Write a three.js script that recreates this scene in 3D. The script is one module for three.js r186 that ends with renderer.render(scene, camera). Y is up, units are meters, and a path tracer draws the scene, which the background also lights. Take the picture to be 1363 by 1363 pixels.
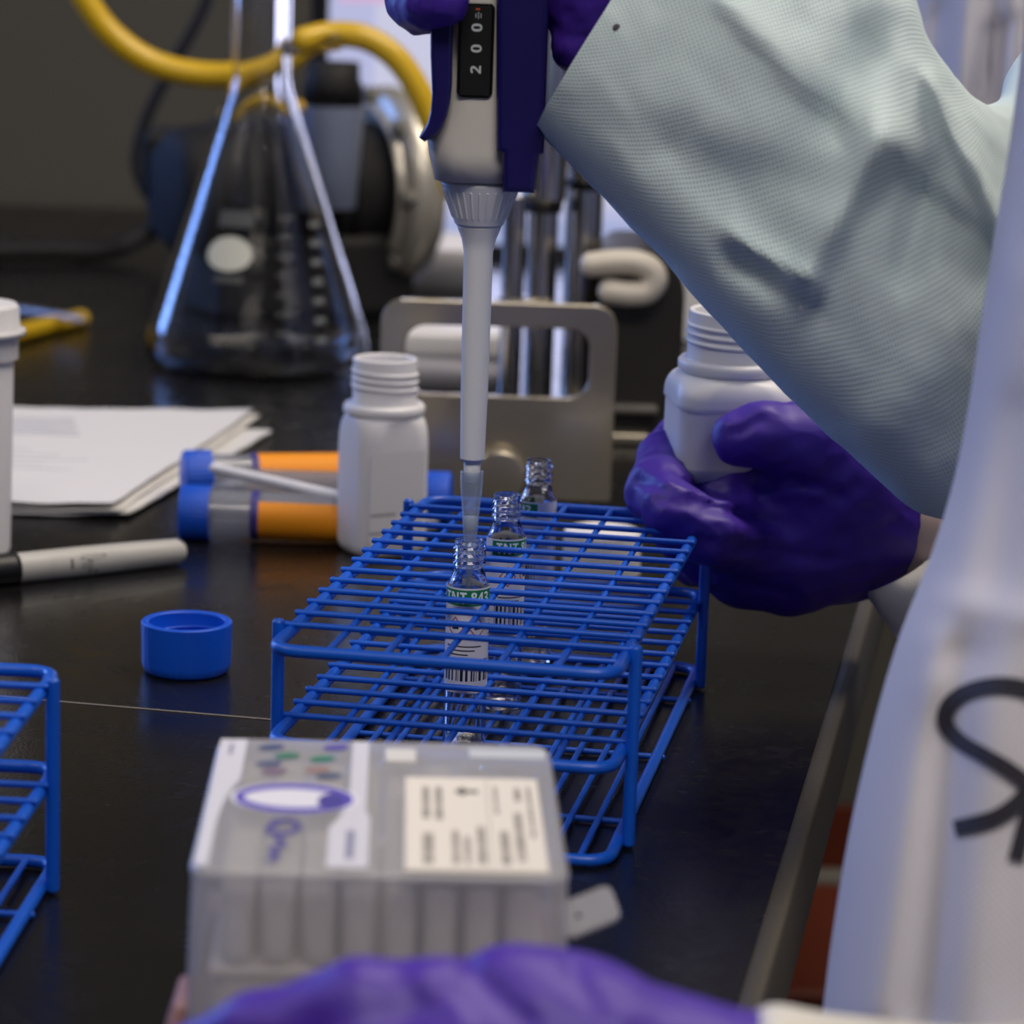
import * as THREE from 'three';
import { RectAreaLightUniformsLib } from 'three/addons/lights/RectAreaLightUniformsLib.js';
import { RoundedBoxGeometry } from 'three/addons/geometries/RoundedBoxGeometry.js';
import { mergeGeometries, mergeVertices, toCreasedNormals } from 'three/addons/utils/BufferGeometryUtils.js';
import { createNoise3D } from 'simplex-noise';

// ------------------------------------------------------------------ camera, light, exposure
const F = 4000, HALF = 681.5, CAM_H = 0.29639, PITCH = 0.20498, ROLL = 0.03248;
const scene = new THREE.Scene();
const camera = new THREE.PerspectiveCamera(2 * Math.atan(HALF / F) * 180 / Math.PI, 1, 0.05, 30);
camera.rotation.order = 'YXZ';
camera.position.set(0, CAM_H, 0);
camera.rotation.set(-PITCH, 0, ROLL);
camera.updateMatrixWorld(true);
camera.focus = 1.03;
camera.userData.fStop = 12.5;
scene.background = new THREE.Color().setRGB(0.35, 0.6, 1.6);
const renderer = new THREE.WebGLRenderer({ antialias: true });
renderer.toneMapping = THREE.LinearToneMapping;
renderer.toneMappingExposure = 1.0;
renderer.shadowMap.enabled = true;
RectAreaLightUniformsLib.init();
const FLOOR_Y = -0.9, CEIL_Y = 1.75;
const ROOM = { x0: -2.6, x1: 3.0, z0: -2.75, z1: 2.6 };
const PANELS = [   // fluorescent ceiling panels: x, z, width, depth, intensity, colour
  [0.25, 0.3, 1.2, 0.6, 9.5, 0xfff5ea],
  [0.7, -1.45, 1.2, 0.6, 11, 0xfff1e0],
  [-1.5, -0.6, 0.6, 1.2, 3, 0xfff5ea],
];
const WINDOW = { x0: -2.45, x1: -1.5, y0: 0.15, y1: 1.45, color: 0x7ba4fa, intensity: 10.5 };   // blue daylight at the left end of the back wall

// ------------------------------------------------------------------ helpers
let seed = 7;
const rnd = () => { seed = (seed * 1664525 + 1013904223) >>> 0; return seed / 4294967296; };
const noise3 = createNoise3D(rnd);
const V3 = (x, y, z) => new THREE.Vector3(x, y, z);
function ray(px, py) { return V3((px - HALF) / F, -(py - HALF) / F, -1).applyQuaternion(camera.quaternion); }
function G(px, py, h = 0) { const d = ray(px, py); return camera.position.clone().addScaledVector(d, (h - CAM_H) / d.y); }        // the point at height h
function Z(px, py, z) { const d = ray(px, py); return camera.position.clone().addScaledVector(d, z / d.z); }                      // the point on the upright plane at z
function Dp(px, py, depth) { return camera.position.clone().addScaledVector(ray(px, py), depth); }                               // the point at a distance along the lens axis
const invQ = camera.quaternion.clone().invert();
function proj(p) { const c = p.clone().sub(camera.position).applyQuaternion(invQ); return [HALF - F * c.x / c.z, HALF + F * c.y / c.z, -c.z]; }

const used = {};
function numbered(n) { used[n] = (used[n] || 0) + 1; return used[n] === 1 ? n : `${n}_${String(used[n] - 1).padStart(3, '0')}`; }
function thing(name, label, category, pos = V3(0, 0, 0), group) {
  const o = new THREE.Group(); o.name = numbered(name); o.position.copy(pos);
  o.userData = { label, category }; if (group) o.userData.group = group;
  scene.add(o); return o;
}
function shade(m) { m.castShadow = true; m.receiveShadow = true; return m; }
function mesh(parent, name, geo, mat, label) {         // geometry already in the parent's own axes
  const m = shade(new THREE.Mesh(geo, mat)); m.name = name; if (label) m.userData.label = label;
  parent.add(m); return m;
}
function part(parent, name, geo, mat, label) {         // geometry in world axes, parent not turned
  const g = geo.clone(); const o = V3(0, 0, 0); for (let p = parent; p && p !== scene; p = p.parent) o.add(p.position);
  g.translate(-o.x, -o.y, -o.z); return mesh(parent, name, g, mat, label);
}
function single(name, label, category, geo, mat, group) {   // a thing that is one mesh, geometry in world axes
  geo.computeBoundingBox(); const b = geo.boundingBox, c = V3((b.min.x + b.max.x) / 2, b.min.y, (b.min.z + b.max.z) / 2);
  geo.translate(-c.x, -c.y, -c.z);
  const m = shade(new THREE.Mesh(geo, mat)); m.name = numbered(name); m.position.copy(c);
  m.userData = { label, category }; if (group) m.userData.group = group; scene.add(m); return m;
}
function struct(name, geo, mat) { const m = shade(new THREE.Mesh(geo, mat)); m.name = name; m.userData.kind = 'structure'; scene.add(m); return m; }
function copyThing(o, pos, label) {
  const c = o.clone(); c.name = numbered(o.name.replace(/_\d{3}$/, '')); c.position.copy(pos); c.userData = { ...o.userData, label: label || o.userData.label };
  scene.add(c); return c;
}
const box = (x0, x1, y0, y1, z0, z1) => { const g = new THREE.BoxGeometry(x1 - x0, y1 - y0, z1 - z0); g.translate((x0 + x1) / 2, (y0 + y1) / 2, (z0 + z1) / 2); return g; };
const rbox = (w, h, d, r, s = 3) => new RoundedBoxGeometry(w, h, d, s, r);
function lathe(pts, seg = 48) { return new THREE.LatheGeometry(pts.map(([r, y]) => new THREE.Vector2(Math.max(r, 1e-5), y)), seg); }
function tube(pts, r, seg = 60, rad = 14, closed = false) {
  const g = new THREE.TubeGeometry(new THREE.CatmullRomCurve3(pts, closed, 'centripetal'), seg, r, rad, closed);
  if (closed) return g;
  const caps = [0, 1].map((e) => { const a = pts[e ? pts.length - 1 : 0]; const s = new THREE.SphereGeometry(r, rad, 8); s.translate(a.x, a.y, a.z); return s; });
  return mergeGeometries([g, ...caps]);
}
function rod(a, b, r, rad = 10) {                       // straight wire with rounded ends
  const d = b.clone().sub(a), L = d.length(), e = r * 0.7;
  const g = lathe([[0, -L / 2], [r * 0.75, -L / 2 + e * 0.3], [r, -L / 2 + e], [r, L / 2 - e], [r * 0.75, L / 2 - e * 0.3], [0, L / 2]], rad);
  g.applyQuaternion(new THREE.Quaternion().setFromUnitVectors(V3(0, 1, 0), d.normalize()));
  const c = a.clone().add(b).multiplyScalar(0.5); g.translate(c.x, c.y, c.z); return g;
}
function loft(rings, closed = true, capEnds = false) {  // rings of points -> surface with uv in metres
  const n = rings[0].length, m = rings.length, cols = closed ? n + 1 : n, pos = [], uv = [], idx = [];
  const vlen = [0]; for (let j = 1; j < m; j++) { let s = 0; for (let i = 0; i < n; i++) s += rings[j][i].distanceTo(rings[j - 1][i]); vlen.push(vlen[j - 1] + s / n); }
  let per = [0]; const mid = rings[m >> 1]; for (let i = 1; i < cols; i++) per.push(per[i - 1] + mid[i % n].distanceTo(mid[i - 1]));
  for (let j = 0; j < m; j++) for (let i = 0; i < cols; i++) { const p = rings[j][i % n]; pos.push(p.x, p.y, p.z); uv.push(per[i], vlen[j]); }
  for (let j = 0; j < m - 1; j++) for (let i = 0; i < cols - 1; i++) { const a = j * cols + i, b = a + 1, c = a + cols, d = c + 1; idx.push(a, b, c, b, d, c); }
  if (capEnds) for (const j of [0, m - 1]) {
    const c = V3(0, 0, 0); rings[j].forEach((p) => c.add(p)); c.multiplyScalar(1 / n); const k = pos.length / 3; pos.push(c.x, c.y, c.z); uv.push(0, vlen[j]);
    for (let i = 0; i < cols - 1; i++) { const a = j * cols + i; j ? idx.push(a, a + 1, k) : idx.push(a + 1, a, k); }
  }
  const g = new THREE.BufferGeometry();
  g.setAttribute('position', new THREE.Float32BufferAttribute(pos, 3)); g.setAttribute('uv', new THREE.Float32BufferAttribute(uv, 2)); g.setIndex(idx);
  g.computeVertexNormals();
  if (closed) { const N = g.attributes.normal; for (let j = 0; j < m; j++) { const a = j * cols, b = a + cols - 1, v = V3(N.getX(a) + N.getX(b), N.getY(a) + N.getY(b), N.getZ(a) + N.getZ(b)).normalize(); N.setXYZ(a, v.x, v.y, v.z); N.setXYZ(b, v.x, v.y, v.z); } }
  return g;
}
function extrude(pts, depth, bevel = 0.0008, holes = []) {
  const s = new THREE.Shape(pts.map(([x, y]) => new THREE.Vector2(x, y)));
  holes.forEach((h) => s.holes.push(new THREE.Path(h.map(([x, y]) => new THREE.Vector2(x, y)))));
  const g = new THREE.ExtrudeGeometry(s, { depth, bevelEnabled: bevel > 0, bevelSize: bevel, bevelThickness: bevel, bevelSegments: 2, curveSegments: 10 });
  return g;
}
function rrect(x0, x1, y0, y1, r, n = 7, rs) {          // rounded rectangle outline, anticlockwise; rs = radii of lower left, lower right, upper right, upper left
  const R = rs || [r, r, r, r], o = [];
  const arc = (cx, cy, q, a0) => { for (let i = 0; i <= n; i++) { const a = a0 + (i / n) * Math.PI / 2; o.push([cx + q * Math.cos(a), cy + q * Math.sin(a)]); } };
  arc(x1 - R[1], y0 + R[1], R[1], -Math.PI / 2); arc(x1 - R[2], y1 - R[2], R[2], 0); arc(x0 + R[3], y1 - R[3], R[3], Math.PI / 2); arc(x0 + R[0], y0 + R[0], R[0], Math.PI);
  return o;
}
// --- smooth bodies: distance field of tapered capsules, meshed with surface nets
function sdCone(p, a, b, ra, rb) { const bx = b.x - a.x, by = b.y - a.y, bz = b.z - a.z, l2 = bx * bx + by * by + bz * bz; let t = ((p.x - a.x) * bx + (p.y - a.y) * by + (p.z - a.z) * bz) / (l2 || 1); t = t < 0 ? 0 : t > 1 ? 1 : t; const dx = p.x - a.x - bx * t, dy = p.y - a.y - by * t, dz = p.z - a.z - bz * t; return Math.sqrt(dx * dx + dy * dy + dz * dz) - (ra + (rb - ra) * t); }
const smin = (a, b, k) => { const h = Math.max(k - Math.abs(a - b), 0) / k; return Math.min(a, b) - h * h * k * 0.25; };
function fieldOf(chains, k = 0.006) {                   // chains: {pts:[[Vector3, r],...], k}
  return (p) => { let d = 1e9; for (const c of chains) { let e = 1e9; for (let i = 0; i < c.pts.length - 1; i++) e = smin(e, sdCone(p, c.pts[i][0], c.pts[i + 1][0], c.pts[i][1], c.pts[i + 1][1]), 0.004); d = d > 1e8 ? e : smin(d, e, c.k || k); } return d; };
}
function nets(f, lo, hi, cell) {
  const nx = Math.ceil((hi.x - lo.x) / cell) + 1, ny = Math.ceil((hi.y - lo.y) / cell) + 1, nz = Math.ceil((hi.z - lo.z) / cell) + 1;
  const v = new Float32Array(nx * ny * nz), p = V3(0, 0, 0), at = (i, j, k) => i + nx * (j + ny * k);
  for (let k = 0; k < nz; k++) for (let j = 0; j < ny; j++) for (let i = 0; i < nx; i++) v[at(i, j, k)] = f(p.set(lo.x + i * cell, lo.y + j * cell, lo.z + k * cell));
  const id = new Int32Array(nx * ny * nz).fill(-1), pos = [], idx = [];
  const C = [[0, 0, 0], [1, 0, 0], [0, 1, 0], [1, 1, 0], [0, 0, 1], [1, 0, 1], [0, 1, 1], [1, 1, 1]], E = [[0, 1], [2, 3], [4, 5], [6, 7], [0, 2], [1, 3], [4, 6], [5, 7], [0, 4], [1, 5], [2, 6], [3, 7]];
  for (let k = 0; k < nz - 1; k++) for (let j = 0; j < ny - 1; j++) for (let i = 0; i < nx - 1; i++) {
    let sx = 0, sy = 0, sz = 0, n = 0; const d = C.map((c) => v[at(i + c[0], j + c[1], k + c[2])]);
    for (const [a, b] of E) if ((d[a] < 0) !== (d[b] < 0)) { const t = d[a] / (d[a] - d[b]); sx += C[a][0] + t * (C[b][0] - C[a][0]); sy += C[a][1] + t * (C[b][1] - C[a][1]); sz += C[a][2] + t * (C[b][2] - C[a][2]); n++; }
    if (n) { id[at(i, j, k)] = pos.length / 3; pos.push(lo.x + (i + sx / n) * cell, lo.y + (j + sy / n) * cell, lo.z + (k + sz / n) * cell); }
  }
  const quad = (a, b, c, d, flip) => { if (a < 0 || b < 0 || c < 0 || d < 0) return; flip ? idx.push(a, c, b, a, d, c) : idx.push(a, b, c, a, c, d); };
  for (let k = 1; k < nz - 1; k++) for (let j = 1; j < ny - 1; j++) for (let i = 1; i < nx - 1; i++) {
    const s = v[at(i, j, k)] < 0;
    if (s !== v[at(i + 1, j, k)] < 0) quad(id[at(i, j - 1, k - 1)], id[at(i, j, k - 1)], id[at(i, j, k)], id[at(i, j - 1, k)], !s);
    if (s !== v[at(i, j + 1, k)] < 0) quad(id[at(i - 1, j, k - 1)], id[at(i - 1, j, k)], id[at(i, j, k)], id[at(i, j, k - 1)], !s);
    if (s !== v[at(i, j, k + 1)] < 0) quad(id[at(i - 1, j - 1, k)], id[at(i, j - 1, k)], id[at(i, j, k)], id[at(i - 1, j, k)], !s);
  }
  const g = new THREE.BufferGeometry(); g.setAttribute('position', new THREE.Float32BufferAttribute(pos, 3)); g.setIndex(idx);
  g.setAttribute('uv', new THREE.Float32BufferAttribute(new Float32Array(pos.length / 3 * 2), 2));
  g.computeVertexNormals(); return g;
}
function bodyMesh(chains, cell, wrinkle = 0, k = 0.006, freq = 90, extra) {
  const lo = V3(9, 9, 9), hi = V3(-9, -9, -9);
  chains.forEach((c) => c.pts.forEach(([p, r]) => { lo.min(V3(p.x - r, p.y - r, p.z - r)); hi.max(V3(p.x + r, p.y + r, p.z + r)); }));
  lo.subScalar(0.006); hi.addScalar(0.006); const f = fieldOf(chains, k);
  return nets((p) => { let d = f(p); if (Math.abs(d) < 0.02) { if (wrinkle) d += wrinkle * (Math.abs(noise3(p.x * freq * 0.7, p.y * freq, p.z * freq * 0.7)) - 0.4); if (extra) d += extra(p); } return d; }, lo, hi, cell);
}
function raycastPx(m, px, py) { m.updateWorldMatrix(true, false); const r = new THREE.Raycaster(camera.position.clone(), ray(px, py).normalize()); const h = r.intersectObject(m, false)[0]; return h && h.point; }

// --- textures
function canvasTex(w, h, draw, srgb = true) { const c = document.createElement('canvas'); c.width = w; c.height = h; draw(c.getContext('2d'), w, h); const t = new THREE.CanvasTexture(c); if (srgb) t.colorSpace = THREE.SRGBColorSpace; t.magFilter = THREE.LinearFilter; return t; }
function dataTex(n, f, srgb = false, m = n) {
  const d = new Uint8Array(n * m * 4); for (let j = 0; j < m; j++) for (let i = 0; i < n; i++) { const c = f(i / n, j / m); for (let k = 0; k < 3; k++) d[(j * n + i) * 4 + k] = Math.max(0, Math.min(255, (c.length ? c[k] : c) * 255)); d[(j * n + i) * 4 + 3] = 255; }
  const t = new THREE.DataTexture(d, n, m); t.wrapS = t.wrapT = THREE.RepeatWrapping; t.magFilter = THREE.LinearFilter; t.minFilter = THREE.LinearMipmapLinearFilter; t.generateMipmaps = true; if (srgb) t.colorSpace = THREE.SRGBColorSpace; t.needsUpdate = true; return t;
}
const tnoise = (u, v, f, o = 0) => { const a = u * 2 * Math.PI, b = v * 2 * Math.PI, r = f / 6.283; return noise3(Math.cos(a) * r + o, Math.sin(a) * r + Math.cos(b) * r, Math.sin(b) * r + o * 1.7); };
const benchRough = dataTex(256, (u, v) => 0.55 + 0.1 * tnoise(u, v, 9) + 0.12 * tnoise(u, v, 40, 3)); benchRough.repeat.set(3, 3);
const benchBump = dataTex(256, (u, v) => 0.5 + 0.3 * tnoise(u, v, 60, 5) + 0.2 * (rnd() - 0.5)); benchBump.repeat.set(12, 12);
const wallTex = dataTex(256, (u, v) => 0.5 + 0.22 * tnoise(u, v, 30, 2) + 0.12 * tnoise(u, v, 80, 9)); wallTex.repeat.set(3, 2);
const dotPattern = (u, v) => { const a = Math.hypot(((u * 8) % 1) - 0.5, ((v * 8) % 1) - 0.5); const b = Math.hypot(((u * 8 + 0.5) % 1) - 0.5, ((v * 8 + 0.5) % 1) - 0.5); return Math.min(1, Math.min(a, b) / 0.26); };
const gownBump = dataTex(128, dotPattern); gownBump.repeat.set(1 / 0.017, 1 / 0.0145);
const gownColor = dataTex(128, (u, v) => { const d = Math.pow(dotPattern(u, v), 1.5), k = 0.8 + 0.2 * d; return [k * 0.95, k * 0.985, k * 1.0]; }, true); gownColor.repeat.copy(gownBump.repeat);
const brushed = dataTex(256, (u, v) => 0.45 + 0.18 * noise3(u * 3, v * 90, 1) + 0.1 * (rnd() - 0.5)); brushed.repeat.set(4, 4);

// --- materials
const S = (o) => new THREE.MeshStandardMaterial(o), PH = (o) => new THREE.MeshPhysicalMaterial(o);
const M = {
  bench: S({ color: 0x131313, roughness: 0.42, roughnessMap: benchRough, bumpMap: benchBump, bumpScale: 0.00008 }),
  benchEdge: S({ color: 0x4a4438, roughness: 0.6, bumpMap: benchBump, bumpScale: 0.0002 }),
  seam: S({ color: 0x6d675e, roughness: 0.7 }),
  wall: S({ color: 0x5c5a54, roughness: 0.9, bumpMap: wallTex, bumpScale: 0.001 }),
  floor: S({ color: 0x4d4a46, roughness: 0.6 }), ceiling: S({ color: 0xd8d6d0, roughness: 0.9 }),
  rack: PH({ color: 0x0058cc, roughness: 0.42, clearcoat: 0.25, clearcoatRoughness: 0.25 }),
  capBlue: S({ color: 0x0050cc, roughness: 0.42 }),
  hdpe: PH({ color: 0xf3f2f5, roughness: 0.42, transmission: 0.15, thickness: 0 }),
  whitePlastic: S({ color: 0xe6e5e6, roughness: 0.4 }),
  pipetteBody: S({ color: 0xdad6cd, roughness: 0.42 }), pipetteShaft: S({ color: 0xe4e6ea, roughness: 0.4 }),
  pipetteBlue: S({ color: 0x160e5a, roughness: 0.4 }), black: S({ color: 0x0c0c0e, roughness: 0.45 }), blackRubber: S({ color: 0x121214, roughness: 0.7 }),
  glove: S({ color: 0x45259f, roughness: 0.5 }),
  skin: S({ color: 0xcbb2a3, roughness: 0.6 }),
  gown: PH({ color: 0xe2ecea, roughness: 0.85, map: gownColor, bumpMap: gownBump, bumpScale: 0.0002, sheen: 0.2, sheenRoughness: 0.6, side: THREE.DoubleSide }),
  gownPlain: S({ side: THREE.DoubleSide, color: 0xd4d1d9, roughness: 0.85, bumpMap: gownBump, bumpScale: 0.00012 }),
  gownCream: S({ color: 0xd9d5cb, roughness: 0.85, bumpMap: gownBump, bumpScale: 0.00015 }),
  ink: S({ color: 0x2c2a35, roughness: 0.8 }),
  glass: PH({ color: 0xffffff, roughness: 0.02, transmission: 1, thickness: 0.002, ior: 1.47 }),
  clearTip: PH({ color: 0xeaf0f5, roughness: 0.18, transmission: 0.85, thickness: 0 }),
  frosted: PH({ color: 0xeeeef2, roughness: 0.34, transmission: 0.72, thickness: 0, ior: 1.45 }),
  tubeClear: PH({ color: 0xe6e8ee, roughness: 0.2, transmission: 0.85, thickness: 0, ior: 1.45 }),
  liquid: PH({ color: 0xffffff, roughness: 0.02, transmission: 1, thickness: 0.01, ior: 1.33 }),
  orange: S({ color: 0xf08a0a, roughness: 0.6 }), steel: S({ color: 0xa89f8c, metalness: 0.6, roughness: 0.42, roughnessMap: brushed }),
  chrome: S({ color: 0xc9c4bc, metalness: 1, roughness: 0.16 }), housing: S({ color: 0x2b2822, roughness: 0.5 }),
  yellow: PH({ color: 0xdcb414, roughness: 0.4, clearcoat: 0.3 }), paper: S({ color: 0xdcdad6, roughness: 0.9 }),
  enamel: S({ color: 0xc9ccc4, roughness: 0.6 }), enamelDim: S({ color: 0x6f7478, roughness: 0.6 }), red: S({ color: 0x8c2418, roughness: 0.5 }), rust: S({ color: 0x74301a, roughness: 0.6 }), grey: S({ color: 0x77756f, roughness: 0.6 }),
  aluminium: S({ color: 0xcfcabd, metalness: 0.6, roughness: 0.35 }),
};

// ------------------------------------------------------------------ the room
{
  const t = 0.1, { x0, x1, z0, z1 } = ROOM;
  struct('floor', box(x0 - t, x1 + t, FLOOR_Y - t, FLOOR_Y, z0 - t, z1 + t), M.floor);
  struct('ceiling', box(x0 - t, x1 + t, CEIL_Y, CEIL_Y + t, z0 - t, z1 + t), M.ceiling);
  const w = WINDOW, sh = new THREE.Shape([[x0 - t, FLOOR_Y], [x1 + t, FLOOR_Y], [x1 + t, CEIL_Y], [x0 - t, CEIL_Y]].map(([a, b]) => new THREE.Vector2(a, b)));
  sh.holes.push(new THREE.Path([[w.x0, w.y0], [w.x0, w.y1], [w.x1, w.y1], [w.x1, w.y0]].map(([a, b]) => new THREE.Vector2(a, b))));
  const wb = new THREE.ExtrudeGeometry(sh, { depth: t, bevelEnabled: false }); wb.translate(0, 0, z0 - t); struct('wall_back', wb, M.wall);
  const wo = new THREE.Group(); wo.name = 'window_1'; wo.userData.kind = 'structure'; wo.position.set((w.x0 + w.x1) / 2, w.y0, z0 - t / 2); scene.add(wo);
  const ww = w.x1 - w.x0, wh = w.y1 - w.y0, bar = (a, b, c, d) => box(a, b, c, d, -0.025, 0.025);
  mesh(wo, 'window_frame', mergeGeometries([bar(-ww / 2, -ww / 2 + 0.04, 0, wh), bar(ww / 2 - 0.04, ww / 2, 0, wh), bar(-ww / 2, ww / 2, 0, 0.04), bar(-ww / 2, ww / 2, wh - 0.04, wh)]), M.whitePlastic);
  mesh(wo, 'pane', box(-ww / 2 + 0.04, ww / 2 - 0.04, 0.04, wh - 0.04, -0.003, 0.003), PH({ color: 0xffffff, roughness: 0.0, transmission: 1, thickness: 0 }));
  const wl = new THREE.RectAreaLight(w.color, w.intensity, ww - 0.08, wh - 0.08); wl.position.set((w.x0 + w.x1) / 2, (w.y0 + w.y1) / 2, z0 + 0.004); wl.lookAt(wl.position.x, wl.position.y, 2); wl.castShadow = true; scene.add(wl);
  struct('wall_front', box(x0 - t, x1 + t, FLOOR_Y, CEIL_Y, z1, z1 + t), M.wall);
  struct('wall_left', box(x0 - t, x0, FLOOR_Y, CEIL_Y, z0, z1), M.wall);
  struct('wall_right', box(x1, x1 + t, FLOOR_Y, CEIL_Y, z0, z1), M.wall);
  PANELS.forEach(([x, z, w, d, I, c], i) => {
    const g = thing('ceiling_light', ['recessed white fluorescent ceiling panel above the front of the bench', 'recessed white fluorescent ceiling panel above the far apparatus', 'narrow fluorescent ceiling panel by the left wall'][i], 'ceiling light', V3(x, CEIL_Y, z));
    mesh(g, 'frame', new THREE.BoxGeometry(w + 0.06, 0.03, d + 0.06).translate(0, -0.015, 0), M.whitePlastic);
    mesh(g, 'diffuser', new THREE.BoxGeometry(w, 0.01, d).translate(0, -0.034, 0), S({ color: 0xffffff, emissive: c, emissiveIntensity: 1.2, roughness: 0.6 }));
    const l = new THREE.RectAreaLight(c, I, w, d); l.position.set(x, CEIL_Y - 0.045, z); l.lookAt(x, 0, z); l.castShadow = true; scene.add(l);
  });
}
// ------------------------------------------------------------------ bench
const E1 = G(1165, 800), E2 = G(1015, 1340), eslope = (E1.x - E2.x) / (E1.z - E2.z), edgeX = (z) => E2.x + (z - E2.z) * eslope;
{
  const zb = -2.72, zf = -0.2, xl = -1.3, T = 0.032;
  const b = thing('lab_bench', 'black epoxy laboratory bench top with a worn olive edge', 'bench', V3(0, FLOOR_Y, -1.4));
  const sh = new THREE.Shape([new THREE.Vector2(xl, zf), new THREE.Vector2(edgeX(zf) - 0.007, zf), new THREE.Vector2(edgeX(zb) - 0.007, zb), new THREE.Vector2(xl, zb)].map((v) => new THREE.Vector2(v.x, -v.y)));
  const g = new THREE.ExtrudeGeometry(sh, { depth: T, bevelEnabled: false }); g.rotateX(-Math.PI / 2); g.translate(0, -T, 0);
  part(b, 'bench_top', g, M.bench);
  const e = [[-0.007, -0.0002], [-0.0015, -0.0002], [0, -0.002], [0, -T], [-0.007, -T]];
  part(b, 'edge_strip', loft([zf, zb].map((z) => e.map(([x, y]) => V3(edgeX(z) + x, y, z))), true, true).toNonIndexed(), M.benchEdge, 'olive worn edge of the bench top');
  const s1 = G(-400, 893.6), s2 = G(372, 959.2), dd = s2.clone().sub(s1).normalize(), nn = V3(-dd.z, 0, dd.x).multiplyScalar(0.00055);
  part(b, 'seam_line', loft([s1, s2].map((p) => [p.clone().add(nn).setY(0.0001), p.clone().add(nn).setY(0.0003), p.clone().sub(nn).setY(0.0003), p.clone().sub(nn).setY(0.0001)]), true, true), M.seam, 'thin pale seam across the bench top');
  for (const [x, z] of [[-1.2, -0.3], [-1.2, -2.6], [edgeX(-2.6) - 0.08, -2.6], [edgeX(-0.35) - 0.1, -0.35]]) part(b, 'leg', box(x - 0.03, x + 0.03, FLOOR_Y, -T, z - 0.03, z + 0.03), M.grey);
}

// ------------------------------------------------------------------ blue wire racks
const RP = 0.018, RR0 = 0.02475, RDR = 0.01623, RW = 6 * RP, RL = 0.2445, RH = 0.064;
const RACK = { x: -0.07348, z: -0.90571, yaw: 0.16841 };
function makeRack() {
  const r = new THREE.Group(), fr = 0.00205, wr = 0.00108;
  const loop = (y, rad, rr) => {
    const o = []; const c = 0.008; const P = [[0, 0], [RW, 0], [RW, RL], [0, RL]];
    for (let i = 0; i < 4; i++) { const a = P[(i + 3) % 4], b = P[i], d = P[(i + 1) % 4]; const u = [Math.sign(a[0] - b[0]), Math.sign(a[1] - b[1])], w = [Math.sign(d[0] - b[0]), Math.sign(d[1] - b[1])]; for (let k = 0; k <= 5; k++) { const t = k / 5 * Math.PI / 2, s = c * (1 - Math.sin(t)), q = c * (1 - Math.cos(t)); o.push(V3(b[0] + u[0] * s + w[0] * q, y, -(b[1] + u[1] * s + w[1] * q))); } }
    const pts = []; o.forEach((p, i) => { pts.push(p); if (i % 6 === 5) { const n = o[(i + 1) % 24]; for (let k = 1; k < 12; k++) pts.push(p.clone().lerp(n, k / 12)); } });
    return new THREE.TubeGeometry(new THREE.CatmullRomCurve3(pts, true, 'centripetal'), 220, rr, 10, true);
  };
  const tiers = [RH - fr, 0.032, fr + 0.0002];
  tiers.forEach((y) => mesh(r, 'frame_rail', loop(y, 0, fr), M.rack));
  const long = rod(V3(0, 0, 0.001), V3(0, 0, -RL - 0.001), wr, 8), cross = rod(V3(-0.0028, 0, 0), V3(RW + 0.0028, 0, 0), wr, 8);
  for (const y of [tiers[0], tiers[1]]) {
    for (let i = 1; i < 6; i++) { const m = mesh(r, 'long_wire', long, M.rack); m.position.set(i * RP, y + 0.0006, 0); }
    for (let k = 0; k < 13; k++) { const m = mesh(r, 'cross_wire', cross, M.rack); m.position.set(0, y + 0.0022, -(RR0 + k * RDR)); }
  }
  for (let i = 1; i < 12; i++) { const m = mesh(r, 'long_wire', long, M.rack); m.position.set(i * RP / 2, tiers[2] + 0.0005, 0); }
  for (const v of [0.045, 0.122, 0.199]) { const m = mesh(r, 'cross_wire', cross, M.rack); m.position.set(0, tiers[2] - 0.0008, -v); }
  const leg = rod(V3(0, 0.0002, 0), V3(0, RH + 0.0025, 0), 0.0021, 12);
  for (const u of [-0.0034, RW + 0.0034]) for (const v of [0.0225, RL - 0.0225]) { const m = mesh(r, 'leg', leg, M.rack); m.position.set(u, 0, -v); }
  return r;
}
const rack = makeRack(); rack.name = numbered('wire_rack'); scene.add(rack);
rack.position.set(RACK.x, 0, RACK.z); rack.rotation.y = -RACK.yaw;
rack.userData = { label: 'blue wire test tube rack holding three glass vials', category: 'rack' };
rack.updateMatrixWorld(true);
const onRack = (u, v, h) => rack.localToWorld(V3(u, h, -v));
{
  const c = rack.clone(), yaw = 0.04, leg = G(70, 1190); c.name = numbered('wire_rack');
  c.userData = { label: 'empty blue wire test tube rack beside the tip box', category: 'rack' };
  c.rotation.y = -yaw; const l = V3(RW + 0.0034, 0, -(RL - 0.0225)).applyAxisAngle(V3(0, 1, 0), -yaw); c.position.set(leg.x - l.x, 0, leg.z - l.z); scene.add(c);
}

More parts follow.
